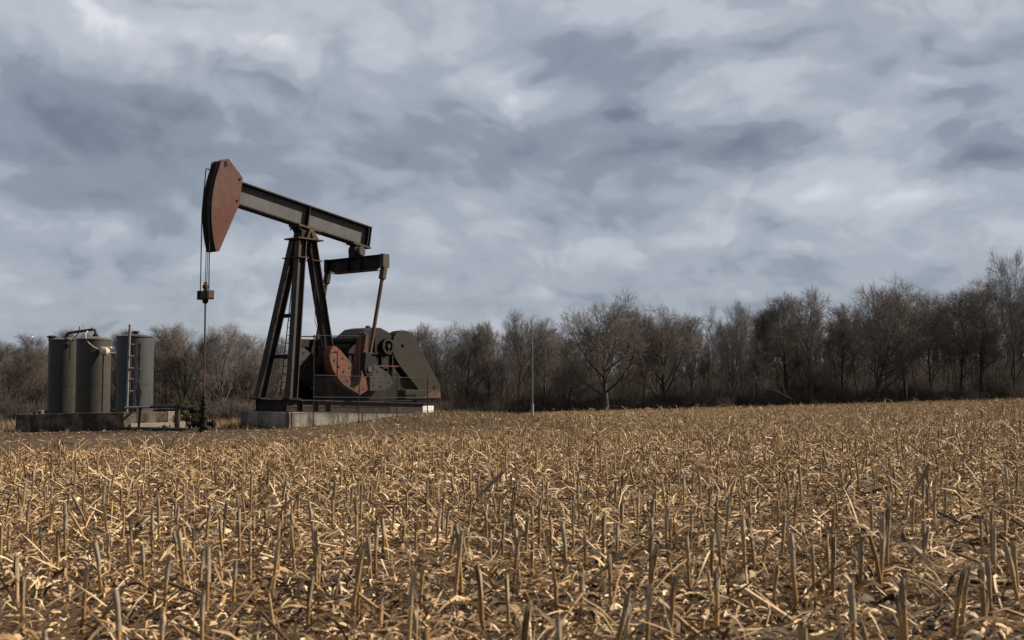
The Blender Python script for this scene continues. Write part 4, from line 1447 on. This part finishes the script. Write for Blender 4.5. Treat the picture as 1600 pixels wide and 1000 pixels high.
# pole ladder in front of the right tank
q0, q1 = at(197.5, 643, 42.2), at(203, 507, 42.4)
pl = empty('pole_ladder', (q0.x, q0.y, gz(q0.x, q0.y)))
o0 = Vector(pl.location)
MB().tube([Vector((q0.x, q0.y, o0.z - 0.1)) - o0, q1 - o0], 0.05, 8).build('pole', M['pole_grey'], pl, smooth_angle=50)
for y in (538, 556, 575, 592, 611):
    p = at(200 + (600 - y) * 0.03 + 1.0, y, 42.3) - o0
    MB().tube([p, p + Vector((0.16, 0.02, 0.0))], 0.02, 6).build('rung', M['pipe_pale'], pl)
p = at(205, 556, 42.4) - o0
MB().tube([p, p + Vector((-0.03, 0, -1.45))], 0.022, 6).build('rail', M['rust_brown'], pl)
tag(pl, 'pale slanted pole with short rungs leaning before the right tank', 'ladder')

# flow line from wellhead to tanks
fl0 = Vector((wp.x, wp.y, wz))
fl = empty('flow_line', fl0)
P0 = Vector((wp.x - 0.1, wp.y + 0.05, wz + 0.62))
P1 = at(279, 635, 36.2)
P2 = at(236, 636, 40.5)
P3 = at(196, 637, 42.1)
MB().tube([P0 - fl0, P0.lerp(P1, 0.35) - fl0, P1 - fl0], 0.058, 9).build('pipe', DS, fl, smooth_angle=50)
MB().tube([P1 - fl0, P1.lerp(P2, 0.6) - fl0, P2 - fl0], 0.05, 8).build('pipe', DS, fl, smooth_angle=50)
MB().tube([P2 - fl0, P3 - fl0], 0.045, 8).build('pipe', M['galv'], fl, smooth_angle=50)
MB().lathe([(0, -0.12), (0.11, -0.12), (0.11, 0.12), (0, 0.12)], P0.lerp(P1, 0.3) - fl0, 12, 'x').build('valve', DS, fl)
for t in (0.35, 0.65):
    p = P2.lerp(P3, t)
    MB().tube([p - fl0, p - fl0 + Vector((-0.05 if t < 0.5 else 0.05, 0, -0.06)), p - fl0 + Vector((-0.12 if t < 0.5 else 0.12, 0.05, -0.75))], 0.05, 8).build('drop_leg', DS, fl)
zg = gz(P1.x, P1.y - 0.1)
MB().tube([P1 - fl0 + Vector((0, -0.12, 0.06)), Vector((P1.x, P1.y - 0.12, zg - 0.2)) - fl0], 0.09, 8).build('support_post', M['rust_brown'], fl)
tag(fl, 'dark pipe line running from the wellhead to the tanks on a post', 'pipe')

# inverted U pipe, hose and silver wrapped pipe before the wall
up_ = ground_at(165, 671)
upo = empty('standpipe', up_)
sU = 41.0 / F
MB().tube([(-5 * sU, 0, -0.1), (-4 * sU, 0, 14 * sU), (-1 * sU, 0, 18 * sU), (3 * sU, 0, 16 * sU), (5.5 * sU, 0, 10 * sU), (6 * sU, 0, -0.1)], 0.085, 9).build('pipe', M['galv'], upo, smooth_angle=60)
MB().tube([(1 * sU, 0, 18 * sU), (3 * sU, 0.05, 25 * sU), (7 * sU, 0.2, 30 * sU), (12 * sU, 0.3, 32 * sU)], 0.022, 6).build('hose', M['pipe_pale'], upo, smooth_angle=60)
wpv = [(8 * sU, 0.28, 31 * sU)]
pts = [(8 * sU + i * 2.6 * sU, 0.28 + 0.02 * i, (30.5 + 0.7 * i + 0.6 * math.sin(i * 2.1)) * sU) for i in range(11)]
MB().tube(pts, [0.09 + 0.035 * abs(math.sin(i * 1.7)) for i in range(11)], 9).build('foil_wrap', M['galv'], upo)
tag(upo, 'grey inverted U standpipe with foil wrapped hose before the dark wall', 'pipe')
dp0, dp1 = ground_at(176, 672.5), ground_at(288, 674)
dpo = empty('ground_pipe', dp0)
MB().tube([Vector((0, 0, 0.07)), (dp1 - dp0) * 0.5 + Vector((0, 0, 0.07)), dp1 - dp0 + Vector((0, 0, 0.05))], 0.06, 8).build('pipe', DS, dpo)
tag(dpo, 'long dark pipe lying on the soil before the lit wall', 'pipe')

# white marker pole at the field edge
mp0 = ground_at(832, 652)
mpo = empty('marker_pole', mp0)
MB().tube([(0, 0, -0.3), (0.0, 0, 2.2), (-0.03, 0, (652 - 500) / F * mp0.y)], [0.024, 0.021, 0.011], 7).build('rod', M['pole_grey'], mpo)
MB().tube([(0, 0, -0.3), (0, 0, 0.45)], 0.045, 7).build('sleeve', M['pipe_pale'], mpo)
tag(mpo, 'tall thin pale pole standing at the far field edge', 'pole')

# ------------------------------------------------------------------ weeds and grass round the site


def blades(P, heading, L, wd, lean, curl, K=3):
    """ribbons that rise from P and bend over; all arrays of N"""
    N = len(P)
    hd = np.stack([np.cos(heading), np.sin(heading), np.zeros(N)], -1)
    sd_ = np.stack([-np.sin(heading), np.cos(heading), np.zeros(N)], -1)
    V = np.zeros((N, K + 1, 2, 3))
    cur = P.copy()
    ang = lean.copy()
    for k in range(K + 1):
        ww = wd * (1 - k / K * 0.92) / 2
        V[:, k, 0] = cur - sd_ * ww[:, None]
        V[:, k, 1] = cur + sd_ * ww[:, None]
        stp = (L / K)[:, None]
        cur = cur + hd * np.sin(ang)[:, None] * stp + np.array([0, 0, 1.0]) * np.cos(ang)[:, None] * stp
        ang = ang + curl
    b = (np.arange(N) * (K + 1) * 2)[:, None]
    Q = np.concatenate([b + np.array([[2 * k, 2 * k + 1, 2 * k + 3, 2 * k + 2]]) for k in range(K)], 0)
    return V.reshape(-1, 3), Q


def stubble_ok(X, Y):
    yb = 21.5 + (X + 12) * 0.98
    edge = 0.8 * np.sin(X * 1.3) + 0.5 * np.sin(X * 3.1 + 1)
    a = Y < yb + edge
    b = (X > 1.2 + 0.5 * np.sin(Y)) & (Y < 112)
    return a | b


# short dry grass on the mound and along the site's margins
N = 60000
X = RNG.uniform(-9, 5.5, N)
Y = RNG.uniform(31.5, 47, N)
dens = np.exp(-((X + 1.0) ** 2 / 22 + (Y - 38.5) ** 2 / 22))
lx = (X - PUMP_O.x) * UX + (Y - PUMP_O.y) * UY
ly = -(X - PUMP_O.x) * UY + (Y - PUMP_O.y) * UX
onpad = (lx > -1.6) & (lx < 4.8) & (np.abs(ly) < 1.23)
keep = (RNG.random(N) < dens * 1.2) & ~onpad
X2 = np.concatenate([X[keep], RNG.uniform(-24, -17.9, 1400), RNG.uniform(-9.0, -7.6, 500)])
Y2 = np.concatenate([Y[keep], RNG.uniform(40.6, 43.5, 1400), RNG.uniform(34.6, 36.2, 500)])
N = len(X2)
P = np.stack([X2, Y2, ground_z(X2, Y2) - 0.02], -1)
gr = blades(P, RNG.uniform(0, 6.28, N), RNG.uniform(0.06, 0.24, N) * np.where(X2 < -7.5, 1.7, 1.0), RNG.uniform(0.008, 0.022, N), RNG.uniform(0.0, 0.9, N), RNG.uniform(0.1, 0.7, N))
ed = 9000
pe = RNG.uniform(-120, 1720, ed)
Ye = np.interp(pe, [a for a, b in WOOD_EDGE], [b for a, b in WOOD_EDGE]) - RNG.uniform(2.5, 9, ed)
Xe = (pe - 800) / F * Ye
nb_ = 9000
Yb2 = RNG.uniform(44, 92, nb_)
Xb2 = RNG.uniform(-0.52, -0.06, nb_) * Yb2
okb = ~((Xb2 > -20.5) & (Xb2 < -12.0) & (Yb2 < 48))
Xb2, Yb2 = Xb2[okb], Yb2[okb]
Xf, Yf = np.concatenate([Xe, Xb2]), np.concatenate([Ye, Yb2])
Nf = len(Xf)
Pf = np.stack([Xf, Yf, ground_z(Xf, Yf) - 0.02], -1)
gf = blades(Pf, RNG.uniform(0, 6.28, Nf), RNG.uniform(0.15, 0.75, Nf) * RNG.uniform(0.5, 1, Nf), RNG.uniform(0.015, 0.035, Nf), RNG.uniform(0.0, 0.5, Nf), RNG.uniform(0.05, 0.4, Nf))
gr = (np.concatenate([gr[0], gf[0]]), np.concatenate([gr[1], gf[1] + len(gr[0])]))
g_ = link_mesh('dry_grass', np_mesh('dry_grass', gr[0], gr[1]), M['dry_grass'])
tag(g_, 'dry brown grass over the mound, round the tanks and before the wood', 'grass', kind='stuff')


def weed(px, py, h, n, label, spread=0.12, name='weed', wd=0.05):
    p = ground_at(px, py)
    o = empty(name, p)
    rg = np.random.default_rng(int(px * 7 + py))
    P = np.stack([rg.normal(0, spread * 0.4, n), rg.normal(0, spread * 0.4, n), rg.uniform(0, h * 0.45, n) - 0.01], -1)
    lv = blades(P, rg.uniform(0, 6.28, n), rg.uniform(0.35, 0.75, n) * h, rg.uniform(0.6, 1.3, n) * wd, rg.uniform(0.1, 0.9, n), rg.uniform(0.1, 0.6, n), 4)
    link_mesh('leaves', np_mesh('leaves', lv[0], lv[1]), M['green_leaf'], o)
    mb_ = MB()
    for k in range(4):
        mb_.tube([(0, 0, -0.03), (rg.normal(0, spread * 0.3), rg.normal(0, spread * 0.3), h * 0.6)], [0.008, 0.004], 4)
    mb_.build('stems', M['green_leaf'], o)
    tag(o, label, 'weed', 'green weeds round the wellhead')


weed(316, 674, 0.34, 60, 'bright green weed right in front of the wellhead', 0.2)
weed(337, 664, 0.22, 50, 'low green weed just right of the wellhead', 0.3)
weed(392, 670, 0.20, 40, 'low green weed at the left corner of the concrete pad', 0.3)
weed(409, 668, 0.18, 40, 'low green weed by the middle of the pad end face', 0.3)
weed(257, 672, 0.26, 40, 'green weed at the foot of the concrete blocks', 0.2)
weed(362, 668, 0.18, 40, 'low green weed left of the concrete pad', 0.35)
weed(271, 670, 0.30, 45, 'green weed just left of the pipe support post', 0.2)


# evergreen shrub behind the wellhead
sp = at(296, 664, 37.6)
so = empty('shrub', (sp.x, sp.y, gz(sp.x, sp.y)))
n = 2600
rg = np.random.default_rng(77)
th = rg.uniform(0, 6.28, n)
ph = np.arccos(rg.uniform(-0.2, 1, n))
rad = rg.uniform(0.55, 1.0, n) ** 0.5
lump = 1 + 0.25 * np.sin(3 * th + 1) * np.sin(2.3 * ph)
P = np.stack([np.sin(ph) * np.cos(th) * rad * lump * 0.52, np.sin(ph) * np.sin(th) * rad * lump * 0.45, 0.32 + np.cos(ph) * rad * lump * 0.58], -1)
lv = blades(P, rg.uniform(0, 6.28, n), rg.uniform(0.05, 0.11, n), rg.uniform(0.02, 0.045, n), rg.uniform(0.1, 1.5, n), rg.uniform(0, 0.5, n), 2)
link_mesh('foliage', np_mesh('foliage', lv[0], lv[1]), M['green_leaf'], so)
mb_ = MB()
for k in range(9):
    a = k * 0.7
    mb_.tube([(0, 0, -0.05), (0.15 * math.cos(a), 0.15 * math.sin(a), 0.35), (0.35 * math.cos(a), 0.3 * math.sin(a), 0.7 + 0.02 * k)], [0.018, 0.012, 0.004], 5)
mb_.build('branches', M['brush'], so)
tag(so, 'small green shrub between the pipe post and the wellhead', 'shrub')

# ------------------------------------------------------------------ corn field
ROW = math.atan2(0.76, 0.65)                  # rows run away to the right
RD = np.array([math.cos(ROW), math.sin(ROW)])
RN = np.array([-RD[1], RD[0]])


def in_view(X, Y, m=1.6):
    return (Y > 3.1) & (np.abs(X) < Y * 0.465 + m)


def row_points(ymax):
    i = np.arange(-130, 140)
    j = np.arange(-900, 1200)
    I, J = np.meshgrid(i, j)
    I = I.ravel()
    J = J.ravel()
    a = J * 0.17 + RNG.normal(0, 0.04, len(J))
    b = I * 0.76 + RNG.normal(0, 0.03, len(I)) + 0.18
    X = a * RD[0] + b * RN[0]
    Y = a * RD[1] + b * RN[1]
    k = in_view(X, Y) & (Y < ymax) & stubble_ok(X, Y) & (RNG.random(len(X)) < np.where(Y < 9, 0.74, 0.44))
    return X[k], Y[k]


SX, SY = row_points(110)
order = np.argsort(SY)
SX, SY = SX[order], SY[order]
# the 300 that show largest: nearest ones inside the picture
inside = (np.abs(SX) < SY * 0.452) & (SY > 3.75)
near_idx = np.nonzero(inside)[0][:285]
near_mask = np.zeros(len(SX), bool)
near_mask[near_idx] = True


def make_stalk(seed):
    rg = random.Random(seed)
    h = rg.uniform(0.20, 0.33)
    r0 = rg.uniform(0.0075, 0.0102)
    lean = Vector((rg.gauss(0, 0.02), rg.gauss(0, 0.02), 0))
    pts, rad = [], []
    n = 9
    nodes = (0.28 + rg.uniform(-0.06, 0.06), 0.72 + rg.uniform(-0.08, 0.06))
    for i in range(n):
        t = i / (n - 1)
        p = Vector((0, 0, -0.04 + (h + 0.04) * t)) + lean * t * t * h * 3 + Vector((rg.gauss(0, 0.0012), rg.gauss(0, 0.0012), 0))
        bulge = sum(math.exp(-((t - q_) / 0.05) ** 2) for q_ in nodes)
        pts.append(p)
        rad.append(r0 * (1.12 - 0.26 * t + 0.22 * bulge))
    mb_ = MB().tube(pts, rad, 8)
    # broken, slanted top
    dx, dy = rg.uniform(-1, 1), rg.uniform(-1, 1)
    for k in range(len(mb_.v) - 8, len(mb_.v)):
        v = mb_.v[k]
        ox, oy = v[0] - pts[-1].x, v[1] - pts[-1].y
        mb_.v[k] = (v[0], v[1], v[2] + (ox * dx + oy * dy) * 1.6 + rg.uniform(0, 0.008))
    # prop roots
    for k in range(5):
        a = k * 1.257 + rg.random()
        mb_.tube([(r0 * 0.8 * math.cos(a), r0 * 0.8 * math.sin(a), 0.035), (0.033 * math.cos(a), 0.033 * math.sin(a), -0.02)], [0.003, 0.002], 3, cap=False)
    stem = mb_.mesh('stem', smooth_angle=50)
    stem.materials.append(M['stalk_stem'])
    # leaf sheath: an open wrap round the upper stalk with a torn edge
    z0, z1 = rg.uniform(0.50, 0.74) * h, h * rg.uniform(0.98, 1.10)
    a0 = rg.random() * 6.28
    span = rg.uniform(4.2, 5.6)
    sv, sf = [], []
    m = 9
    for i in range(6):
        t = i / 5
        z = z0 + (z1 - z0) * t
        c = Vector((0, 0, 0)) + lean * (z / h) ** 2 * h * 3
        for k in range(m):
            a = a0 + span * k / (m - 1)
            rr_ = r0 * (1.14 + 0.06 * t) + 0.0015 * math.sin(k * 2.1 + i) + (0.004 * t if k in (0, m - 1) else 0)
            zz_ = z + (rg.uniform(-0.022, 0.012) if i == 5 else 0) + (0.006 * math.sin(k) if i == 0 else 0)
            sv.append((c.x + rr_ * math.cos(a), c.y + rr_ * math.sin(a), zz_))
    for i in range(5):
        for k in range(m - 1):
            a = i * m + k
            sf.append((a, a + 1, a + m + 1, a + m))
    sh = bpy.data.meshes.new('sheath')
    sh.from_pydata(sv, [], sf)
    sh.polygons.foreach_set('use_smooth', [True] * len(sf))
    sh.materials.append(M['stalk_sheath'])
    # dry leaves hanging off the nodes
    lm = []
    for k in range(rg.choice((1, 1, 2, 2, 3))):
        zb_ = h * rg.uniform(0.3, 0.95)
        N = 1
        V, Q = blades(np.array([[r0 * 0.9, 0, zb_]]), np.array([0.0]), np.array([rg.uniform(0.08, 0.26)]), np.array([rg.uniform(0.005, 0.015)]),
                      np.array([rg.uniform(0.2, 0.9)]), np.array([rg.uniform(0.25, 0.75)]), 6)
        a = rg.random() * 6.28
        c_, s_ = math.cos(a), math.sin(a)
        tw = np.linspace(0, rg.uniform(-1.4, 1.4), 7).repeat(2)
        mid_ = V.reshape(7, 2, 3).mean(1).repeat(2, 0)
        dl = V - mid_
        V = mid_ + np.stack([dl[:, 1] * np.sin(tw) * 0.5, dl[:, 1] * np.cos(tw), dl[:, 1] * np.sin(tw)], -1)
        V = np.stack([V[:, 0] * c_ - V[:, 1] * s_, V[:, 0] * s_ + V[:, 1] * c_, V[:, 2]], -1)
        me = np_mesh('dry_leaf', V, Q)
        me.materials.append(M['stalk_leaf'])
        lm.append(me)
    return stem, sh, lm


stalks = [make_stalk(500 + i) for i in range(16)]


def place_stalk(x, y, k, label, group, rz, tx=0.0, ty=0.0, s=1.0, name='corn_stalk', sz=1.0):
    o = bpy.data.objects.new(name, None)
    col.objects.link(o)
    o.empty_display_size = 0.05
    o.location = (x, y, gz(x, y))
    o.rotation_euler = (tx, ty, rz)
    o.scale = (s, s, s * sz)
    stem, sh, lm = stalks[k]
    for nm, me in [('stem', stem), ('sheath', sh)] + [('dry_leaf', q_) for q_ in lm]:
        c = bpy.data.objects.new(nm, me)
        col.objects.link(c)
        c.parent = o
    tag(o, label, 'corn stalk', group)
    return o


for n_i, i in enumerate(near_idx):
    tilted = random.random() < 0.08
    place_stalk(SX[i], SY[i], random.randrange(16), 'cut dry corn stalk standing in a row of foreground stubble', 'foreground corn stubble stalks',
                random.random() * 6.28, random.gauss(0, 0.04) + (random.gauss(0, 0.4) if tilted else 0), random.gauss(0, 0.04) + (random.gauss(0, 0.4) if tilted else 0),
                random.uniform(0.9, 1.15), sz=random.uniform(0.9, 1.15))

# stalks one can single out
p = ground_at(1343, 930)
bs_ = place_stalk(p.x, p.y, 3, 'bent corn stalk folded over into an upside down V at lower right', None, 0.3, 0.02, 0.03, 1.0, 'bent_corn_stalk')
h_ = 0.31
MB().tube([(0.0, 0, h_ * 0.93), (0.05, 0.0, h_ * 0.96), (0.085, -0.01, h_ * 0.6), (0.12, -0.02, 0.0)], [0.011, 0.011, 0.012, 0.012], 7).build('folded_top', M['stalk_stem'], bs_)
for px_, py_, tx_, ty_, s_, lab in (
        (140, 1004, 0.15, 0.62, 1.05, 'thick pale stalk leaning far over to the right at lower left'),
        (1415, 800, 0.1, 0.42, 1.6, 'long thin pale stalk leaning right, above the upside down V stalk'),
        (95, 925, 0.0, 0.95, 1.1, 'corn stalk slanting low across the soil near the left edge'),
        (735, 790, 0.1, 0.75, 1.5, 'long pale stalk leaning right in the middle of the field'),
        (905, 925, 0.0, 0.85, 1.0, 'short pale stalk tipped to the right near the bottom middle')):
    p = ground_at(px_, min(py_, 999))
    if py_ > 999:
        p.y -= 0.03
    place_stalk(p.x, p.y, (px_ // 7) % 16, lab, None, 0.0, tx_, ty_, s_, 'leaning_corn_stalk')

# pale husk lump
p = ground_at(1098, 985)
hk = empty('corn_husk', p)
MB().lathe([(0.0, 0.0), (0.018, 0.003), (0.03, 0.02), (0.028, 0.045), (0.012, 0.068), (0.0, 0.072)], (0, 0, -0.006), 10).build('husk', M['cream'], hk, smooth_angle=60)
V, Q = blades(np.array([[0.02, 0, 0.0], [-0.02, 0.0, 0.0]]), np.array([0.5, 2.6]), np.array([0.10, 0.09]), np.array([0.03, 0.03]), np.array([0.7, 0.6]), np.array([0.4, 0.5]), 4)
link_mesh('husk_leaf', np_mesh('husk_leaf', V, Q), M['stalk_leaf'], hk)
tag(hk, 'pale rounded piece of corn husk on the soil at the bottom', 'husk')

# the rest of the stubble
rest = ~near_mask
X, Y = SX[rest], SY[rest]
N = len(X)
far = Y > 30
P = np.stack([X, Y, ground_z(X, Y) - 0.03], -1)
h = RNG.uniform(0.12, 0.34, N) + 0.03
tl = np.where(RNG.random(N) < 0.14, 0.6, 0.12)
D = np.stack([RNG.normal(0, 1, N) * tl, RNG.normal(0, 1, N) * tl, np.ones(N)], -1)
D /= np.linalg.norm(D, axis=1, keepdims=True)
r_ = RNG.uniform(0.008, 0.0115, N)
ns = 5
V = np.zeros((N, 3 * ns, 3))
for lev, (t, f_) in enumerate(((0, 1.1), (0.55, 1.25), (1.0, 1.0))):
    for k in range(ns):
        a = 6.2832 * k / ns
        V[:, lev * ns + k] = P + D * (h * t)[:, None] + np.array([math.cos(a), math.sin(a), 0]) * (r_ * f_)[:, None]
        if lev == 2:
            V[:, lev * ns + k, 2] += RNG.uniform(-0.01, 0.02, N)
b = (np.arange(N) * 3 * ns)[:, None]
Q = np.concatenate([b + np.array([[l * ns + k, l * ns + (k + 1) % ns, (l + 1) * ns + (k + 1) % ns, (l + 1) * ns + k]]) for l in range(2) for k in range(ns)], 0)
st = link_mesh('corn_stubble', np_mesh('corn_stubble', V.reshape(-1, 3), Q), M['stubble'])
tag(st, 'rows of cut corn stubble stretching back to the wood', 'stubble', kind='stuff')


# ------------------------------------------------------------------ corn litter
def ribbons(P, heading, L, wd, arch, pitch, roll, K, droop):
    """curled dry leaves: rise from P with pitch, arch over, twist"""
    N = len(P)
    hd = np.stack([np.cos(heading), np.sin(heading), np.zeros(N)], -1)
    sd_ = np.stack([-np.sin(heading), np.cos(heading), np.zeros(N)], -1)
    V = np.zeros((N, K + 1, 2, 3))
    for k in range(K + 1):
        t = k / K
        along = L * (t - 0.5)
        side = wd * 0 + droop * (t - 0.5) ** 2 * L
        zc = arch * (1 - (2 * t - 1) ** 2) + np.maximum(pitch, 0) * L * t + 0.006
        c = P + hd * along[:, None] + sd_ * side[:, None]
        c[:, 2] += zc
        ro = roll * (0.5 + 0.9 * t)
        ww = wd * (1.0 if 0 < k < K else 0.35) / 2
        off = sd_ * (np.cos(ro) * ww)[:, None]
        off[:, 2] += np.sin(ro) * ww
        V[:, k, 0] = c - off
        V[:, k, 1] = c + off
    b = (np.arange(N) * (K + 1) * 2)[:, None]
    Q = np.concatenate([b + np.array([[2 * k, 2 * k + 1, 2 * k + 3, 2 * k + 2]]) for k in range(K)], 0)
    return V.reshape(-1, 3), Q


def wedge(n, y0, y1, m=1.6):
    """n points spread evenly over the seen wedge of field between two distances"""
    u = RNG.random(n)
    Y = np.sqrt(y0 ** 2 + u * (y1 ** 2 - y0 ** 2))
    X = RNG.uniform(-1, 1, n) * (Y * 0.465 + m)
    return X, Y


LV, LQ = [], []
off = 0
#   from, to, pieces, segments, length scale, share of long strips
for y0, y1, n, K, ls, lf in ((3.0, 7, 34000, 4, 0.82, 0.14), (7, 12, 46000, 3, 0.9, 0.16), (12, 20, 84000, 3, 1.0, 0.18), (20, 34, 105000, 2, 1.2, 0.20),
                             (34, 70, 110000, 2, 1.5, 0.16), (70, 112, 90000, 2, 2.0, 0.16)):
    X, Y = wedge(n, y0, y1)
    k = stubble_ok(X, Y)
    # thin litter on the bare ground by the site, little of it
    bare = ~k
    k |= (RNG.random(n) < 0.16 + 0.75 * ss(-8.5, -3, X)) & (Y < 41) & (X < 3)
    ins = (((X - PUMP_O.x) * UX + (Y - PUMP_O.y) * UY) > -1.7) & (np.abs(-(X - PUMP_O.x) * UY + (Y - PUMP_O.y) * UX) < 1.4) & (Y > 33) & (Y < 42)
    k &= ~ins
    patch = 0.55 + 0.45 * np.sin(X * 1.9 + 1.3 * np.sin(Y * 1.1)) * np.sin(Y * 2.3 + X * 0.7)
    k &= RNG.random(n) < (0.28 + 0.72 * patch) * np.where(Y < 9, 0.92, 1.0)
    X, Y, bare = X[k], Y[k], bare[k]
    N = len(X)
    kind = RNG.random(N)
    longp = kind < lf
    L = np.where(longp, RNG.uniform(0.14, 0.40, N), 0.025 + 0.13 * RNG.random(N) ** 1.8) * ls * np.where(bare, 0.45, 1.0)
    wd = np.where(longp, RNG.uniform(0.005, 0.016, N), np.minimum(RNG.uniform(0.005, 0.024, N), L * 0.5)) * ls
    arch = RNG.uniform(0.0, 0.14, N) * L + np.where(RNG.random(N) < 0.25, 0.22 * L, 0)
    pit = np.where(RNG.random(N) < 0.28, RNG.uniform(0.1, 1.0, N), -1)
    P = np.stack([X, Y, ground_z(X, Y)], -1)
    P[:, 2] += RNG.uniform(0, 0.03, N)
    V, Q = ribbons(P, RNG.uniform(0, 6.28, N), L, wd, arch, pit, RNG.uniform(-1.4, 1.4, N), K, RNG.normal(0, 0.6, N))
    LV.append(V)
    LQ.append(Q + off)
    off += len(V)
# wide torn husks
X, Y = wedge(3600, 3.0, 22)
k = stubble_ok(X, Y)
X, Y = X[k], Y[k]
N = len(X)
P = np.stack([X, Y, ground_z(X, Y) + 0.01], -1)
L = RNG.uniform(0.07, 0.20, N)
V, Q = ribbons(P, RNG.uniform(0, 6.28, N), L, RNG.uniform(0.015, 0.038, N), RNG.uniform(0.05, 0.35, N) * L, np.where(RNG.random(N) < 0.3, 0.4, -1.0), RNG.uniform(-1.2, 1.2, N), 4, RNG.normal(0, 0.4, N))
LV.append(V)
LQ.append(Q + off)
off += len(V)
# broken pieces of stalk lying about, some propped up
X, Y = wedge(5200, 3.0, 30)
k = stubble_ok(X, Y)
X, Y = X[k], Y[k]
N = len(X)
hd = RNG.uniform(0, 6.28, N)
pt = np.where(RNG.random(N) < 0.35, RNG.uniform(0.1, 0.7, N), 0.03)
D = np.stack([np.cos(hd) * np.cos(pt), np.sin(hd) * np.cos(pt), np.sin(pt)], -1)
A = np.stack([X, Y, ground_z(X, Y) + 0.012], -1)
L = RNG.uniform(0.08, 0.42, N)
rad_ = RNG.uniform(0.006, 0.010, N)
S1 = np.cross(D, np.array([[0, 0, 1.0]]))
S1 /= np.linalg.norm(S1, axis=1, keepdims=True)
S2 = np.cross(S1, D)
V = np.zeros((N, 10, 3))
for e_, t in enumerate((0.0, 1.0)):
    for k in range(5):
        a = 6.2832 * k / 5
        V[:, e_ * 5 + k] = A + D * (L * t)[:, None] + (S1 * math.cos(a) + S2 * math.sin(a)) * rad_[:, None]
b = (np.arange(N) * 10)[:, None]
Q = np.concatenate([b + np.array([[k, (k + 1) % 5, 5 + (k + 1) % 5, 5 + k]]) for k in range(5)], 0)
LV.append(V.reshape(-1, 3))
LQ.append(Q + off)
off += N * 10
# leaves hanging on the stubble of the middle and far rows
X, Y = SX[rest], SY[rest]
for rep in range(2):
    kk = RNG.random(len(X)) < 0.7
    Xk, Yk = X[kk], Y[kk]
    N = len(Xk)
    P = np.stack([Xk, Yk, ground_z(Xk, Yk) + RNG.uniform(0.06, 0.26, N)], -1)
    V, Q = blades(P, RNG.uniform(0, 6.28, N), RNG.uniform(0.07, 0.24, N), RNG.uniform(0.006, 0.018, N) * (1 + Yk / 50), RNG.uniform(0.3, 1.3, N), RNG.uniform(0.3, 0.9, N), 3)
    LV.append(V)
    LQ.append(Q + off)
    off += len(V)
lt = link_mesh('corn_litter', np_mesh('corn_litter', np.concatenate(LV), np.concatenate(LQ)), M['straw'])
tag(lt, 'litter of dry corn leaves and husks covering the field', 'litter', kind='stuff')
